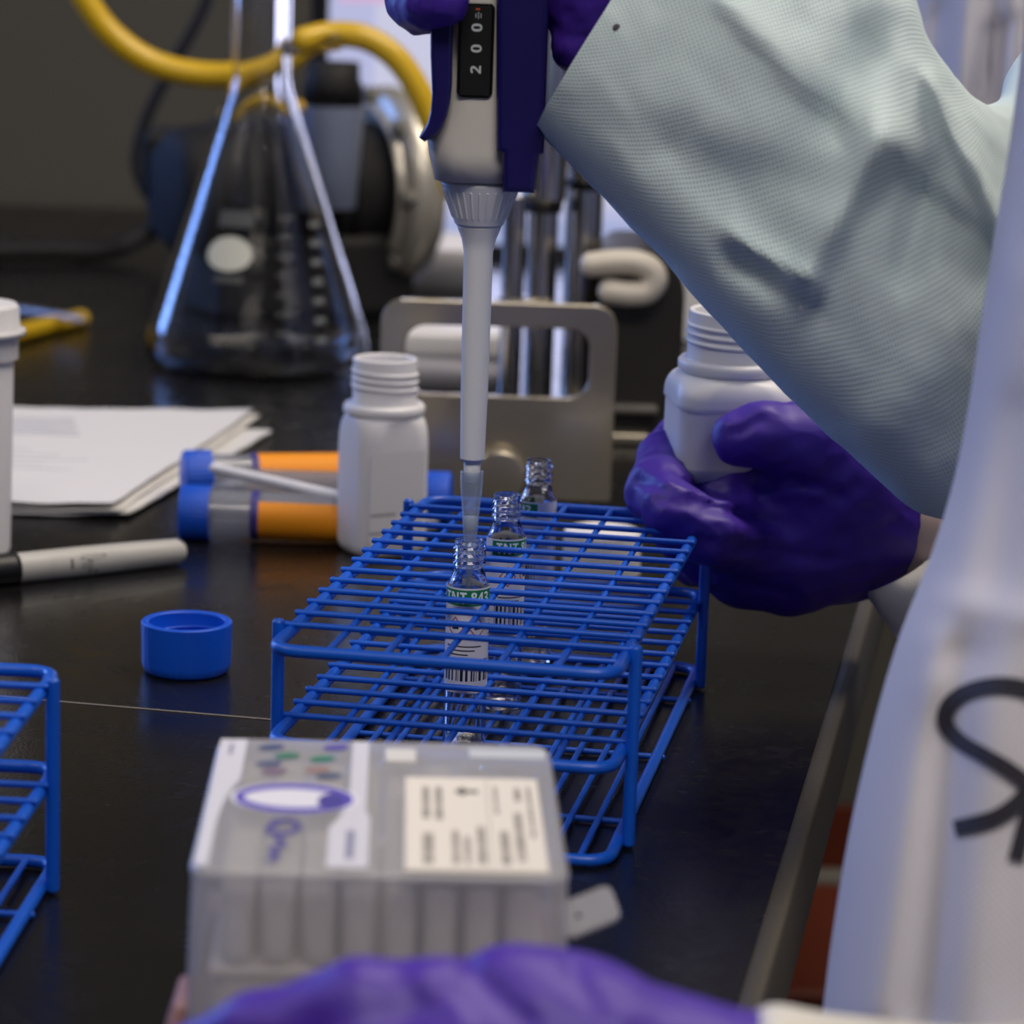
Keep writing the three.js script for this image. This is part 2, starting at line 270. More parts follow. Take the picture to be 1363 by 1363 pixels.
// ------------------------------------------------------------------ glass vials
const VU = 2.5 * RP, vialBase = 0.0037, VROWS = [RR0 + 3.6 * RDR, RR0 + 8.5 * RDR, 0.2318];
const VTOP = (() => { const b = onRack(VU, VROWS[1], 0); const a = onRack(VU, VROWS[0], 0); return (Z(675, 661, b.z).y + 3 * Z(622, 716, a.z).y) / 4; })(), VH = VTOP - vialBase;
const vialLabel = canvasTex(1024, 768, (c, w, h) => {
  c.fillStyle = '#e4e3e6'; c.fillRect(0, 0, w, h);
  c.fillStyle = '#0d7a47'; c.fillRect(110, 12, w * 0.53, 116);
  c.fillStyle = '#e9efe9'; c.font = 'bold 116px sans-serif'; c.fillText('TNT 843', 150, 112);
  const diamond = (x, y) => { c.strokeStyle = '#b33339'; c.lineWidth = 9; c.beginPath(); c.moveTo(x, y - 75); c.lineTo(x + 75, y); c.lineTo(x, y + 75); c.lineTo(x - 75, y); c.closePath(); c.stroke(); c.fillStyle = '#222'; c.fillRect(x - 32, y - 6, 64, 16); c.fillRect(x - 18, y - 26, 14, 40); c.beginPath(); c.arc(x + 18, y - 14, 13, 0, 7); c.fill(); };
  diamond(270, 290); diamond(470, 290);
  c.fillStyle = '#444'; for (let k = 0; k < 7; k++) c.fillRect(600, 220 + k * 24, 120 + (k * 53) % 90, 7);
  c.fillStyle = '#16181c'; for (let x = 150, k = 0; x < 640; k++) { const bw = 6 + ((k * 7919) % 5) * 5; c.fillRect(x, 520, bw, 160); x += bw + 8 + ((k * 104729) % 4) * 6; }
  c.fillStyle = '#2b2b2e'; for (let k = 0; k < 3; k++) c.fillRect(180, 420 + k * 30, 330 - k * 60, 10);
  c.fillStyle = '#16181c'; c.fillRect(870, 60, 16, 600);
});
function makeVial(label, turn) {
  const g = new THREE.Group(), R = 0.00715, t = 0.0009, H = VH;
  const yS = H - 0.0146, yN = H - 0.0096;
  const outer = [[0, 0.0012], [0.003, 0.0008], [R - 0.0012, 0], [R - 0.0003, 0.0004], [R, 0.0016], [R, yS - 0.002], [R - 0.0004, yS], [R - 0.0014, yS + 0.0022], [0.0051, yN - 0.001], [0.0047, yN]];
  for (const k of [0, 1, 2]) { const y = yN + 0.0014 + k * 0.0025; outer.push([0.0048, y - 0.0007], [0.0056, y], [0.00565, y + 0.0006], [0.0048, y + 0.0013]); }
  outer.push([0.0049, H - 0.0012], [0.0049, H - 0.0003], [0.0046, H], [0.0042, H - 0.0001], [0.0040, H - 0.0006]);
  const inner = [[0.0039, yN], [0.0042, yN - 0.002], [R - 0.0024, yS + 0.001], [R - t, yS - 0.002], [R - t, 0.0026], [R - 0.002, 0.0019], [0, 0.0022]];
  mesh(g, 'glass_body', lathe([...outer, ...inner], 56), M.glass);
  const lb = new THREE.CylinderGeometry(R + 0.00012, R + 0.00012, 0.036, 56, 1, true, turn, Math.PI * 2 * 0.88); lb.translate(0, yS - 0.0008 - 0.018, 0);
  mesh(g, 'paper_label', lb, S({ map: vialLabel, roughness: 0.55 }), 'white label with green band');
  mesh(g, 'reagent', lathe([[0, 0.0024], [R - 0.0021, 0.0022], [R - t - 0.0001, 0.0029], [R - t - 0.0001, 0.013], [0, 0.0128]], 40), M.liquid, 'clear liquid');
  g.userData = { label, category: 'vial', group: 'glass reagent vials in the wire rack' };
  return g;
}
[['open glass vial with green banded label that the pipette tip enters', 4.26], ['open glass vial with loose label edge between the other two vials', 4.98], ['open glass vial at the far end of the wire rack', 2.75]].forEach(([label, turn], i) => {
  const v = makeVial(label, turn); v.name = numbered('glass_vial'); v.position.copy(onRack(VU + (i ? 0 : 0.0014), VROWS[i], vialBase)); scene.add(v);
});

// ------------------------------------------------------------------ pipette
const PV = onRack(VU, VROWS[0], 0), PZ = PV.z;
const pm = (() => { const a = Z(600, 300, PZ), b = Z(700, 300, PZ); return (b.x - a.x) / 100; })();     // metres per pixel at the pipette
const PY = (y) => Z(628, y, PZ).y;
const PIP = V3(Z(634, 330, PZ).x - 0.0, PY(785), PZ);
{
  PIP.x = PV.x; const off = Z(629, 600, PZ).x;                                                           // stays on the vial's axis
  const p = thing('micropipette', 'white adjustable micropipette with dark blue ejector dipping into a vial', 'pipette', V3(off, PY(785), PZ));
  const ax = off, L = (prof, seg = 48) => { const g = lathe(prof.map(([w, y]) => [w * pm, PY(y)]), seg); g.translate(ax, 0, PZ); return g; };
  // shaft, cone, collar
  part(p, 'shaft', L([[0, 613], [15.5, 613], [16.6, 609], [18.4, 520], [19.2, 420], [19.6, 335], [23, 318], [29, 303], [30.5, 298], [0, 298]]), M.pipetteShaft);
  const col = L([[0, 299.5], [30.5, 299.5], [33, 297], [52, 246], [54.5, 239], [0, 239]], 64);
  part(p, 'collar', col, M.pipetteShaft);
  const ribs = []; for (let i = 0; i < 28; i++) { const a = i / 28 * 2 * Math.PI; const r1 = 50 * pm, r0 = 36 * pm, y1 = PY(252), y0 = PY(289); ribs.push(rod(V3(ax + r1 * Math.sin(a), y1, PZ + r1 * Math.cos(a)), V3(ax + r0 * Math.sin(a), y0, PZ + r0 * Math.cos(a)), 0.00035, 6)); }
  part(p, 'grip_ribs', mergeGeometries(ribs), M.pipetteShaft);
  part(p, 'nozzle', L([[0, 640], [10.5, 640], [11.8, 613], [0, 611]], 32), M.pipetteShaft);
  // body: rounded slab above the collar, its front a little domed
  const X = (x, y) => Z(x, y, PZ).x, ring = (y, xl, xr, d) => { const o = rrect(X(xl, y), X(xr, y), -d, d, Math.min(0.010, d * 0.75), 8); const h = PY(y); return o.map(([a, b]) => V3(a, h, PZ - b)); };
  part(p, 'body', loft([ring(238.5, 579, 687, 0.0139), ring(200, 571, 690, 0.0139), ring(182, 570, 692, 0.0139), ring(165, 577, 694, 0.0139), ring(140, 583, 695, 0.0139), ring(100, 586, 697, 0.0139), ring(0, 589, 700, 0.0139), ring(-300, 592, 706, 0.015), ring(-430, 594, 708, 0.015)], true, true), M.pipetteBody);
  const hook = extrude([[580, -40], [602, -40], [599, 60], [598, 110], [596, 132], [592, 150], [586, 164], [577, 174], [568, 179.5], [566.5, 178.5], [571, 172], [576, 162], [580, 146], [582, 120], [580, 70]].map(([x, y]) => [X(x, y), PY(y)]).reverse(), 0.012, 0.0012); hook.translate(0, 0, PZ + 0.004);
  part(p, 'finger_hook', hook, M.pipetteBlue, 'dark blue curved finger rest');
  const ej = extrude([[669, -300], [732, -300], [722, 20], [716, 190], [711, 192], [705, 240], [677, 240], [677, 192], [669, 188]].map(([x, y]) => [X(x, y), PY(y)]).reverse(), 0.020, 0.0018); ej.translate(0, 0, PZ - 0.004);
  part(p, 'tip_ejector', ej, M.pipetteBlue, 'dark blue ejector arm');
  const wx0 = X(612, 60), wx1 = X(657, 60), wy0 = PY(125), wy1 = PY(2), zf = PZ + 0.0143;
  const win = extrude(rrect(wx0, wx1, wy0, wy1, 0.0018), 0.0012, 0.0003); win.translate(0, 0, zf - 0.0011);
  const wn = part(p, 'volume_window', win, S({ color: 0x0b0b0d, roughness: 0.12 }), 'black volume display');
  const dig = canvasTex(256, 700, (c, w, h) => {
    c.fillStyle = '#0c0c0e'; c.fillRect(0, 0, w, h); c.fillStyle = '#c9d2d0'; c.font = 'bold 128px sans-serif'; c.textAlign = 'center'; c.textBaseline = 'middle';
    [[500, '2'], [335, '0'], [172, '0']].forEach(([y, s]) => { c.save(); c.translate(w * 0.52, y); c.rotate(-Math.PI / 2); c.fillText(s, 0, 0); c.restore(); });
    c.fillRect(118, 62, 6, 34); c.fillRect(140, 50, 6, 56); c.fillRect(162, 62, 6, 34); c.fillStyle = '#c8551e'; c.fillRect(118, 22, 36, 14);
  });
  const dp = new THREE.PlaneGeometry((wx1 - wx0) * 0.86, (wy1 - wy0) * 0.96); dp.translate((wx0 + wx1) / 2, (wy0 + wy1) / 2, zf + 0.0006);
  part(wn, 'digits', dp, S({ map: dig, roughness: 0.5 }), 'white digits 2 0 0');
  part(p, 'plunger', (() => { const g = lathe([[0, PY(-620)], [0.009, PY(-618)], [0.0095, PY(-590)], [0.004, PY(-585)], [0.004, PY(-425)], [0, PY(-425)]], 24); g.translate(X(650, -430), 0, PZ); return g; })(), M.pipetteBlue);
  // tip
  const tip = lathe([[15.6, 627], [15.6, 640], [14.4, 660], [13.2, 664], [10.5, 700], [7.6, 730], [4.5, 765], [3.2, 787], [2.2, 787], [3.6, 762], [6.6, 730], [9.3, 700], [12.0, 664], [13.2, 655], [14.2, 627], [15.6, 627]].map(([w, y]) => [w * pm, PY(y)]), 32); tip.translate(ax, 0, PZ);
  part(p, 'disposable_tip', tip, M.clearTip, 'translucent plastic tip');
  part(p, 'tip_filter', L([[0, 705], [8.6, 705], [9.4, 688], [0, 688]], 24), M.whitePlastic, 'white filter plug');
}

// ------------------------------------------------------------------ blue screw cap lying open
{
  const b = G(248, 893), s = 3498, R = 60.5 / s, H = 0.0198, c = thing('screw_cap', 'blue plastic screw cap lying open side up on the bench', 'cap', V3(b.x, 0, b.z));
  const prof = [[0, 0], [R * 0.86, 0], [R * 0.94, 0.0012], [R * 0.985, 0.004], [R, H - 0.0006], [R - 0.0006, H], [R - 0.0024, H], [R - 0.003, H - 0.0008], [R - 0.0032, 0.003], [0, 0.0026]];
  const g = new THREE.LatheGeometry(prof.map(([r, y]) => new THREE.Vector2(Math.max(r, 1e-5), y)), 240), P = g.attributes.position;
  for (let i = 0; i < P.count; i++) { const x = P.getX(i), z = P.getZ(i), r = Math.hypot(x, z), y = P.getY(i); if (r > R * 0.9 && y < H - 0.003 && y > 0.001) { const a = Math.atan2(x, z), k = 1 - 0.012 * Math.pow(Math.abs(Math.cos(a * 7 + 0.5)), 24); P.setX(i, x * k); P.setZ(i, z * k); } }
  g.computeVertexNormals(); mesh(c, 'cap_shell', g, M.capBlue);
  mesh(c, 'inner_thread', tube(Array.from({ length: 61 }, (_, i) => { const a = i / 60 * 4 * Math.PI; return V3((R - 0.0032) * Math.cos(a), 0.006 + i / 60 * 0.009, (R - 0.0032) * Math.sin(a)); }), 0.0006, 160, 6), M.capBlue);
}

// ------------------------------------------------------------------ tip box in front
{
  const FL = G(238, 1157, 0.075), FR = G(742, 1167, 0.075), BL = G(313, 979, 0.075), BR = G(737, 994, 0.075);
  const c = FL.clone().add(FR).add(BL).add(BR).multiplyScalar(0.25), yaw = Math.atan2(-(FR.z - FL.z), FR.x - FL.x);
  const W = FR.distanceTo(FL) * 1.0, D = (BL.distanceTo(FL) + BR.distanceTo(FR)) / 2, top = 0.075, lidLow = 0.031;
  const b = thing('tip_box', 'frosted pipette tip box with printed lid and white sticker', 'tip box', V3(c.x, 0, c.z)); b.rotation.y = yaw;
  const ring = (y, w, d, r) => rrect(-w / 2, w / 2, -d / 2, d / 2, r, 6).map(([x, z]) => V3(x, y, -z));
  const wall = (rs) => loft(rs, true, false);
  const lid = loft([ring(lidLow, W + 0.004, D + 0.004, 0.006), ring(lidLow + 0.003, W + 0.004, D + 0.004, 0.006), ring(lidLow + 0.0032, W + 0.0025, D + 0.0025, 0.006), ring(top - 0.003, W, D, 0.006), ring(top - 0.0006, W - 0.0006, D - 0.0006, 0.0055), ring(top, W - 0.002, D - 0.002, 0.005), ring(top, 0.002, 0.002, 0.0005)], true, true);
  const lm = mesh(b, 'lid', lid, M.frosted, 'frosted translucent lid');
  mesh(lm, 'lid_rim', loft([ring(top - 0.0022, W + 0.0006, D + 0.0006, 0.006), ring(top - 0.001, W + 0.0006, D + 0.0006, 0.006), ring(top - 0.0004, W - 0.0012, D - 0.0012, 0.0055)], true), M.frosted);
  mesh(b, 'base', loft([ring(0.0002, W - 0.008, D - 0.008, 0.005), ring(0.002, W - 0.004, D - 0.004, 0.006), ring(lidLow - 0.003, W + 0.002, D + 0.002, 0.006), ring(lidLow - 0.0005, W + 0.002, D + 0.002, 0.006), ring(lidLow - 0.0005, W - 0.006, D - 0.006, 0.005), ring(lidLow - 0.004, W - 0.006, D - 0.006, 0.005)], true, true), M.red, 'red base below the lid');
  mesh(b, 'tip_deck', rbox(W - 0.008, 0.003, D - 0.008, 0.0012, 2).translate(0, 0.0485, 0), S({ color: 0xd2cac2, roughness: 0.5 }));
  mesh(b, 'deck_wall', loft([ring(lidLow, W - 0.009, D - 0.009, 0.005), ring(0.047, W - 0.009, D - 0.009, 0.005)], true), S({ color: 0xd2cac2, roughness: 0.5 }));
  // closing tab at the right, clip at the left
  const tab = extrude(rrect(0, 0.0135, -0.0045, 0.0045, 0.002), 0.0012, 0.0003, [Array.from({ length: 12 }, (_, i) => [0.0042 + 0.0011 * Math.cos(i / 12 * 6.283), 0.0011 * Math.sin(i / 12 * 6.283)])]);
  tab.rotateX(-Math.PI / 2 + 0.75); tab.rotateZ(0.42); tab.translate(W / 2 + 0.0006, 0.0545, D / 2 - 0.026);
  mesh(b, 'closing_tab', tab, M.frosted, 'translucent plastic tab with a small hole');
  mesh(b, 'side_clip', rbox(0.004, 0.013, 0.02, 0.0018, 3).rotateZ(-0.28).translate(-W / 2 - 0.0035, 0.034, D / 2 - 0.016), S({ color: 0xb98e8c, roughness: 0.5 }), 'pinkish side clip');
  // print on the lid
  const print = canvasTex(768, 960, (q, w, h) => {
    q.clearRect(0, 0, w, h); q.fillStyle = 'rgba(226,226,236,0.85)';
    q.beginPath(); q.moveTo(0, 0); q.lineTo(130, 0); q.lineTo(130, 330); q.quadraticCurveTo(60, 480, 60, 700); q.lineTo(60, h); q.lineTo(0, h); q.fill();
    q.beginPath(); q.moveTo(640, 0); q.lineTo(720, 0); q.lineTo(720, 560); q.lineTo(740, 600); q.lineTo(740, h); q.lineTo(560, h); q.lineTo(560, 680); q.quadraticCurveTo(640, 560, 640, 420); q.fill();
    q.fillStyle = 'rgba(232,232,242,0.92)'; q.beginPath(); q.ellipse(390, 470, 290, 118, 0.02, 0, 7); q.fill();
    q.strokeStyle = '#5a4fb4'; q.lineWidth = 40; q.beginPath(); q.ellipse(390, 470, 250, 92, 0.02, 0, 7); q.stroke();
    q.fillStyle = '#4a4496'; q.beginPath(); q.arc(560, 490, 62, 0, 7); q.fill();
    [[250, 60, '#4f5a80'], [330, 130, '#3f7a66'], [250, 200, '#56607c'], [280, 260, '#7c6a80'], [560, 50, '#5d55a6'], [500, 150, '#3a8068'], [480, 240, '#9a7f7c'], [540, 290, '#55607c']].forEach(([x, y, f]) => { q.fillStyle = f; q.beginPath(); q.ellipse(x, y, 62, 26, -0.15, 0, 7); q.fill(); });
    q.strokeStyle = '#575294'; q.lineWidth = 30; q.lineCap = 'round'; q.beginPath(); q.moveTo(310, 650); q.bezierCurveTo(430, 600, 470, 720, 360, 730); q.bezierCurveTo(290, 740, 270, 690, 330, 660); q.moveTo(350, 730); q.bezierCurveTo(300, 780, 420, 790, 340, 830); q.bezierCurveTo(280, 860, 400, 880, 320, 915); q.stroke();
    q.fillStyle = 'rgba(120,120,150,0.8)'; q.fillRect(640, 700, 34, 200); q.fillRect(50, 40, 18, 90);
  });
  const pr = new THREE.PlaneGeometry(W * 0.48, D * 0.955); pr.rotateX(-Math.PI / 2); pr.translate(-W * 0.255, top + 0.0003, 0);
  mesh(lm, 'lid_print', pr, S({ map: print, transparent: true, roughness: 0.5 }), 'purple oval emblem and pale bands printed on the lid');
  const stick = canvasTex(512, 640, (q, w, h) => {
    q.fillStyle = '#e9e2d6'; q.fillRect(0, 0, w, h); q.fillStyle = '#5a544e';
    const col = (x, y0, y1, ww) => { for (let y = y0, k = 0; y < y1; k++) { const l = 9 + ((k * 37) % 17); q.globalAlpha = 0.55 + 0.35 * ((k * 13) % 7) / 7; q.fillRect(x, y, ww, Math.min(l, y1 - y)); y += l + 5; } q.globalAlpha = 1; };
    col(60, 70, 300, 28); col(110, 70, 310, 28); col(60, 400, 600, 40); col(170, 380, 600, 26); col(215, 420, 600, 22); col(265, 350, 600, 30); col(340, 60, 260, 14); col(350, 380, 600, 34); col(420, 70, 170, 26); col(410, 250, 580, 30); col(470, 60, 420, 16);
    q.fillRect(190, 90, 90, 24); q.fillRect(205, 75, 24, 54); q.globalAlpha = 0.35; q.fillRect(312, 20, 5, 600);
  });
  const st = rbox(W * 0.385, 0.0004, D * 0.68, 0.00015, 1); st.translate(W * 0.257, top + 0.0003, D * 0.15);
  const sm = mesh(lm, 'sticker', st, S({ color: 0xe9e2d6, roughness: 0.6 }), 'white rectangular sticker with small print');
  const sp = new THREE.PlaneGeometry(W * 0.375, D * 0.67); sp.rotateX(-Math.PI / 2); sp.translate(W * 0.257, top + 0.0006, D * 0.15);
  mesh(sm, 'sticker_print', sp, S({ map: stick, roughness: 0.6 }));
  mesh(lm, 'thumb_tab', rbox(0.008, 0.001, 0.011, 0.0004, 2).translate(W * 0.05, top + 0.0004, -D * 0.36), S({ color: 0xd9d8d4, roughness: 0.5 }), 'small white square mark');
  mesh(lm, 'lid_mark', rbox(0.02, 0.0006, 0.008, 0.0003, 2).translate(W * 0.37, top + 0.0002, -D * 0.4), S({ color: 0xc6cbd2, roughness: 0.5 }));
  // tips standing in the deck
  const tipMat = PH({ color: 0xf0ebe4, roughness: 0.4, transmission: 0.12, thickness: 0 });
  const tg = lathe([[0.0026, 0.0005], [0.0034, 0.0008], [0.0036, 0.004], [0.0041, 0.0165], [0.0041, 0.0205], [0.0034, 0.0205], [0.0032, 0.004], [0.0026, 0.0005]], 18);
  const tipProto = new THREE.Group(); mesh(tipProto, 'tip_collar', tg, tipMat); mesh(tipProto, 'tip_filter', lathe([[0, 0.0012], [0.0029, 0.0012], [0.0029, 0.0042], [0, 0.0042]], 12), S({ color: 0xefe6d2, roughness: 0.7 }));
  b.updateMatrixWorld(true);
  for (let r = 0; r < 10; r++) for (let q = 0; q < 8; q++) {
    const t = tipProto.clone(); t.name = numbered('pipette_tip'); t.position.copy(b.localToWorld(V3((q - 3.5) * 0.0094, 0.0501, D / 2 - 0.0085 - r * 0.0098)));
    t.userData = { label: 'translucent pipette tip standing in the closed tip box', category: 'pipette tip', group: 'pipette tips in the box' }; scene.add(t);
  }
}

// ------------------------------------------------------------------ white bottle standing on the bench
function threads(r, y0, n, pitch, th) { return tube(Array.from({ length: n * 24 + 1 }, (_, i) => { const a = i / 24 * 2 * Math.PI; return V3(r * Math.cos(a), y0 + i / 24 * pitch, r * Math.sin(a)); }), th, n * 48, 8); }
function squareBottle(W, hBody, hSh, rNeck, rRing, H, rc, mat, parent, groove) {
  const ring = (y, w, r) => rrect(-w / 2, w / 2, -w / 2, w / 2, Math.min(r, w / 2 - 1e-4), 7).map(([x, z]) => V3(x, y, -z));
  const rs = [ring(0.0002, W * 0.7, rc * 0.8), ring(0.0006, W * 0.88, rc), ring(0.003, W * 0.97, rc), ring(0.006, W * 0.995, rc)];
  if (groove) rs.push(ring(groove[0] - 0.0008, W, rc), ring(groove[0], W * 0.975, rc), ring(groove[1], W * 0.975, rc), ring(groove[1] + 0.0006, W * 1.005, rc)); else rs.push(ring(hBody * 0.5, W, rc));
  const n = 9; for (let i = 0; i <= n; i++) { const t = i / n, a = t * Math.PI / 2, w = rRing * 2 * 0.9 + (W - rRing * 2 * 0.9) * Math.cos(a); rs.push(ring(hBody + (hSh - hBody) * Math.sin(a), w, rc + (w / 2 - rc) * t * t)); }
  mesh(parent, 'bottle_body', loft(rs, true, true), mat);
  const h = H - hSh, prof = [[rRing * 0.88, hSh - 0.001], [rRing * 0.95, hSh + 0.0005], [rRing, hSh + 0.0015], [rRing, hSh + 0.004], [rRing * 0.95, hSh + 0.0052], [rNeck, hSh + 0.0058], [rNeck, H - 0.0006], [rNeck - 0.0006, H], [rNeck - 0.0016, H], [rNeck - 0.0022, H - 0.001], [rNeck - 0.0022, hSh]];
  mesh(parent, 'neck', lathe(prof, 56), mat);
  mesh(parent, 'screw_thread', threads(rNeck, hSh + h * 0.45, 3, h * 0.13, 0.0009), mat);
}
{
  const b = G(507, 734), s = 2943, o = thing('sample_bottle', 'open white plastic bottle with grey printed label standing on the bench', 'bottle', V3(b.x, 0, b.z)); o.rotation.y = 0.52;
  const y = (py) => Z(507, py, b.z).y;
  squareBottle(0.0345, y(592), y(551), 42.5 / s, 54 / s, y(476), 0.009, M.hdpe, o);
  const lt = canvasTex(512, 640, (c, w, h) => { c.fillStyle = '#dcdcdf'; c.fillRect(0, 0, w, h); c.fillStyle = '#6e6b70'; for (const yy of [420, 545]) { c.globalAlpha = 0.75; for (let x = 10; x < 250; x += 20) c.fillRect(x, yy, 14, 20); c.globalAlpha = 0.4; c.fillRect(8, yy + 6, 245, 8); } c.globalAlpha = 0.6; c.fillRect(440, 350, 22, 110); });
  const lb = new THREE.PlaneGeometry(0.0272, 0.042); lb.translate(-0.0016, 0.028, 0.0345 / 2 + 0.0003);
  mesh(o, 'paper_label', lb, S({ map: lt, roughness: 0.6 }), 'pale label with grey lines of print');
}

// ------------------------------------------------------------------ conical tubes, rod
function makeTube(len, rc, rb) {
  const g = new THREE.Group(), cl = 0.0135;                              // along +x, cap at the origin end
  const cap = new THREE.LatheGeometry([[0, 0], [rc * 0.9, 0], [rc, 0.0012], [rc, cl], [rb * 1.02, cl]].map(([r, y]) => new THREE.Vector2(Math.max(r, 1e-5), y)), 180), P = cap.attributes.position;
  for (let i = 0; i < P.count; i++) { const x = P.getX(i), z = P.getZ(i), r = Math.hypot(x, z), y = P.getY(i); if (r > rc * 0.97) { const k = 1 - 0.02 * (Math.cos(Math.atan2(x, z) * 36) > 0 ? 1 : 0); P.setX(i, x * k); P.setZ(i, z * k); } }
  cap.computeVertexNormals(); cap.rotateZ(-Math.PI / 2); mesh(g, 'cap', cap, M.capBlue, 'blue screw cap');
  const t = 0.001, body = lathe([[rb, cl], [rb, len - 0.02], [0.002, len], [0, len], [0, len - 0.002], [0.0015, len - 0.002], [rb - t, len - 0.0208], [rb - t, cl]], 40); body.rotateZ(-Math.PI / 2); mesh(g, 'tube_body', body, M.tubeClear);
  const lb = new THREE.CylinderGeometry(rb + 0.0002, rb + 0.0002, len * 0.56, 40, 1, true, 0.4, 3.4); lb.rotateZ(-Math.PI / 2); lb.translate(len * 0.58, 0, 0);
  const lt = canvasTex(256, 256, (c, w, h) => { c.fillStyle = '#f5980e'; c.fillRect(0, 0, w, h); c.fillStyle = 'rgba(120,50,10,0.7)'; for (let k = 0; k < 6; k++) c.fillRect(150 + (k % 2) * 8, 110 + k * 12, 40, 5); });
  mesh(g, 'orange_label', lb, S({ map: lt, roughness: 0.6 }), 'orange wrap label');
  const ringM = lathe([[rb, cl + 0.019], [rb + 0.0004, cl + 0.0195], [rb + 0.0004, cl + 0.0225], [rb, cl + 0.023]], 40); ringM.rotateZ(-Math.PI / 2); mesh(g, 'blue_mark', ringM, S({ color: 0x3a3580, roughness: 0.5 }));
  return g;
}
{
  const rc = 0.0125, rb = 0.0108, G0 = 'blue capped conical tubes lying on the bench';
  const put = (g, a, b, label, name = 'conical_tube', roll = 0) => { const d = b.clone().sub(a).normalize(); g.quaternion.setFromUnitVectors(V3(1, 0, 0), d).multiply(new THREE.Quaternion().setFromAxisAngle(V3(1, 0, 0), roll)); g.position.copy(a); g.name = numbered(name); g.userData = { label, category: 'tube', group: G0 }; scene.add(g); };
  const a1 = G(240, 681, rc), t1 = makeTube(0.118, rc, rb); put(t1, a1, G(590, 697, rb), 'lying conical tube with blue cap and broad orange label', 'conical_tube', -1.2);
  const a2 = G(243, 634, 0.0125), t2 = makeTube(0.118, 0.0128, rb); put(t2, a2, a2.clone().add(V3(0.115, -0.001, -0.030)), 'lying conical tube with blue cap leaning away behind another tube', 'conical_tube', -2.0);
  const a3 = G(601, 663, rc), t3 = makeTube(0.115, rc, rb); put(t3, a3, a3.clone().add(V3(-0.11, -0.001, -0.006)), 'conical tube with blue cap showing past the white bottle', 'conical_tube', -1.2);
  const r0 = G(281, 622, 0.0245), r1 = G(450, 660, 0.0225);
  single('plastic_rod', 'thin glossy white rod lying across the conical tubes', 'rod', rod(r0, r1.add(r1.clone().sub(r0).multiplyScalar(0.15)), 0.0024, 12), M.whitePlastic);
}

// ------------------------------------------------------------------ marker pen
{
  const r = 0.0065, a = G(-60, 765, r), b = G(246, 733, r * 0.9), d = b.clone().sub(a), L = d.length();
  const m = thing('marker_pen', 'white marker pen with black cap lying on the bench', 'marker', a); m.quaternion.setFromUnitVectors(V3(1, 0, 0), d.normalize());
  const c = 0.0278, turn = (g) => { g.rotateZ(-Math.PI / 2); return g; };
  mesh(m, 'barrel', turn(lathe([[r * 0.9, c - 0.002], [r, c + 0.001], [r, L * 0.55], [r * 0.94, L * 0.8], [r * 0.86, L - 0.004], [r * 0.6, L - 0.001], [0, L]], 36)), S({ color: 0xb9b8b4, roughness: 0.45 }));
  mesh(m, 'cap', turn(lathe([[0, -0.012], [r * 0.8, -0.012], [r * 0.98, -0.008], [r * 1.08, c - 0.002], [r * 1.08, c], [0, c]], 36)), M.black, 'black cap');
  const t = canvasTex(512, 200, (q, w, h) => { q.fillStyle = '#b9b8b4'; q.fillRect(0, 0, w, h); q.strokeStyle = '#3c3c40'; q.lineWidth = 9; q.lineCap = 'round'; q.beginPath(); q.moveTo(60, 120); q.bezierCurveTo(80, 40, 150, 40, 120, 90); q.bezierCurveTo(100, 140, 190, 130, 170, 70); q.bezierCurveTo(160, 150, 220, 60, 230, 110); q.bezierCurveTo(240, 150, 280, 60, 300, 110); q.bezierCurveTo(320, 150, 350, 70, 380, 100); q.stroke(); q.lineWidth = 6; q.beginPath(); q.moveTo(130, 150); q.lineTo(330, 150); q.moveTo(400, 80); q.lineTo(470, 80); q.moveTo(400, 100); q.lineTo(450, 100); q.stroke(); });
  const lb = new THREE.CylinderGeometry(r + 0.0002, r + 0.0002, 0.034, 24, 1, true, 0, 1.7); lb.rotateZ(-Math.PI / 2); lb.rotateX(-0.9); lb.translate(c + 0.032, 0, 0);
  mesh(m, 'barrel_print', lb, S({ map: t, roughness: 0.5 }), 'dark scrawled lettering');
}

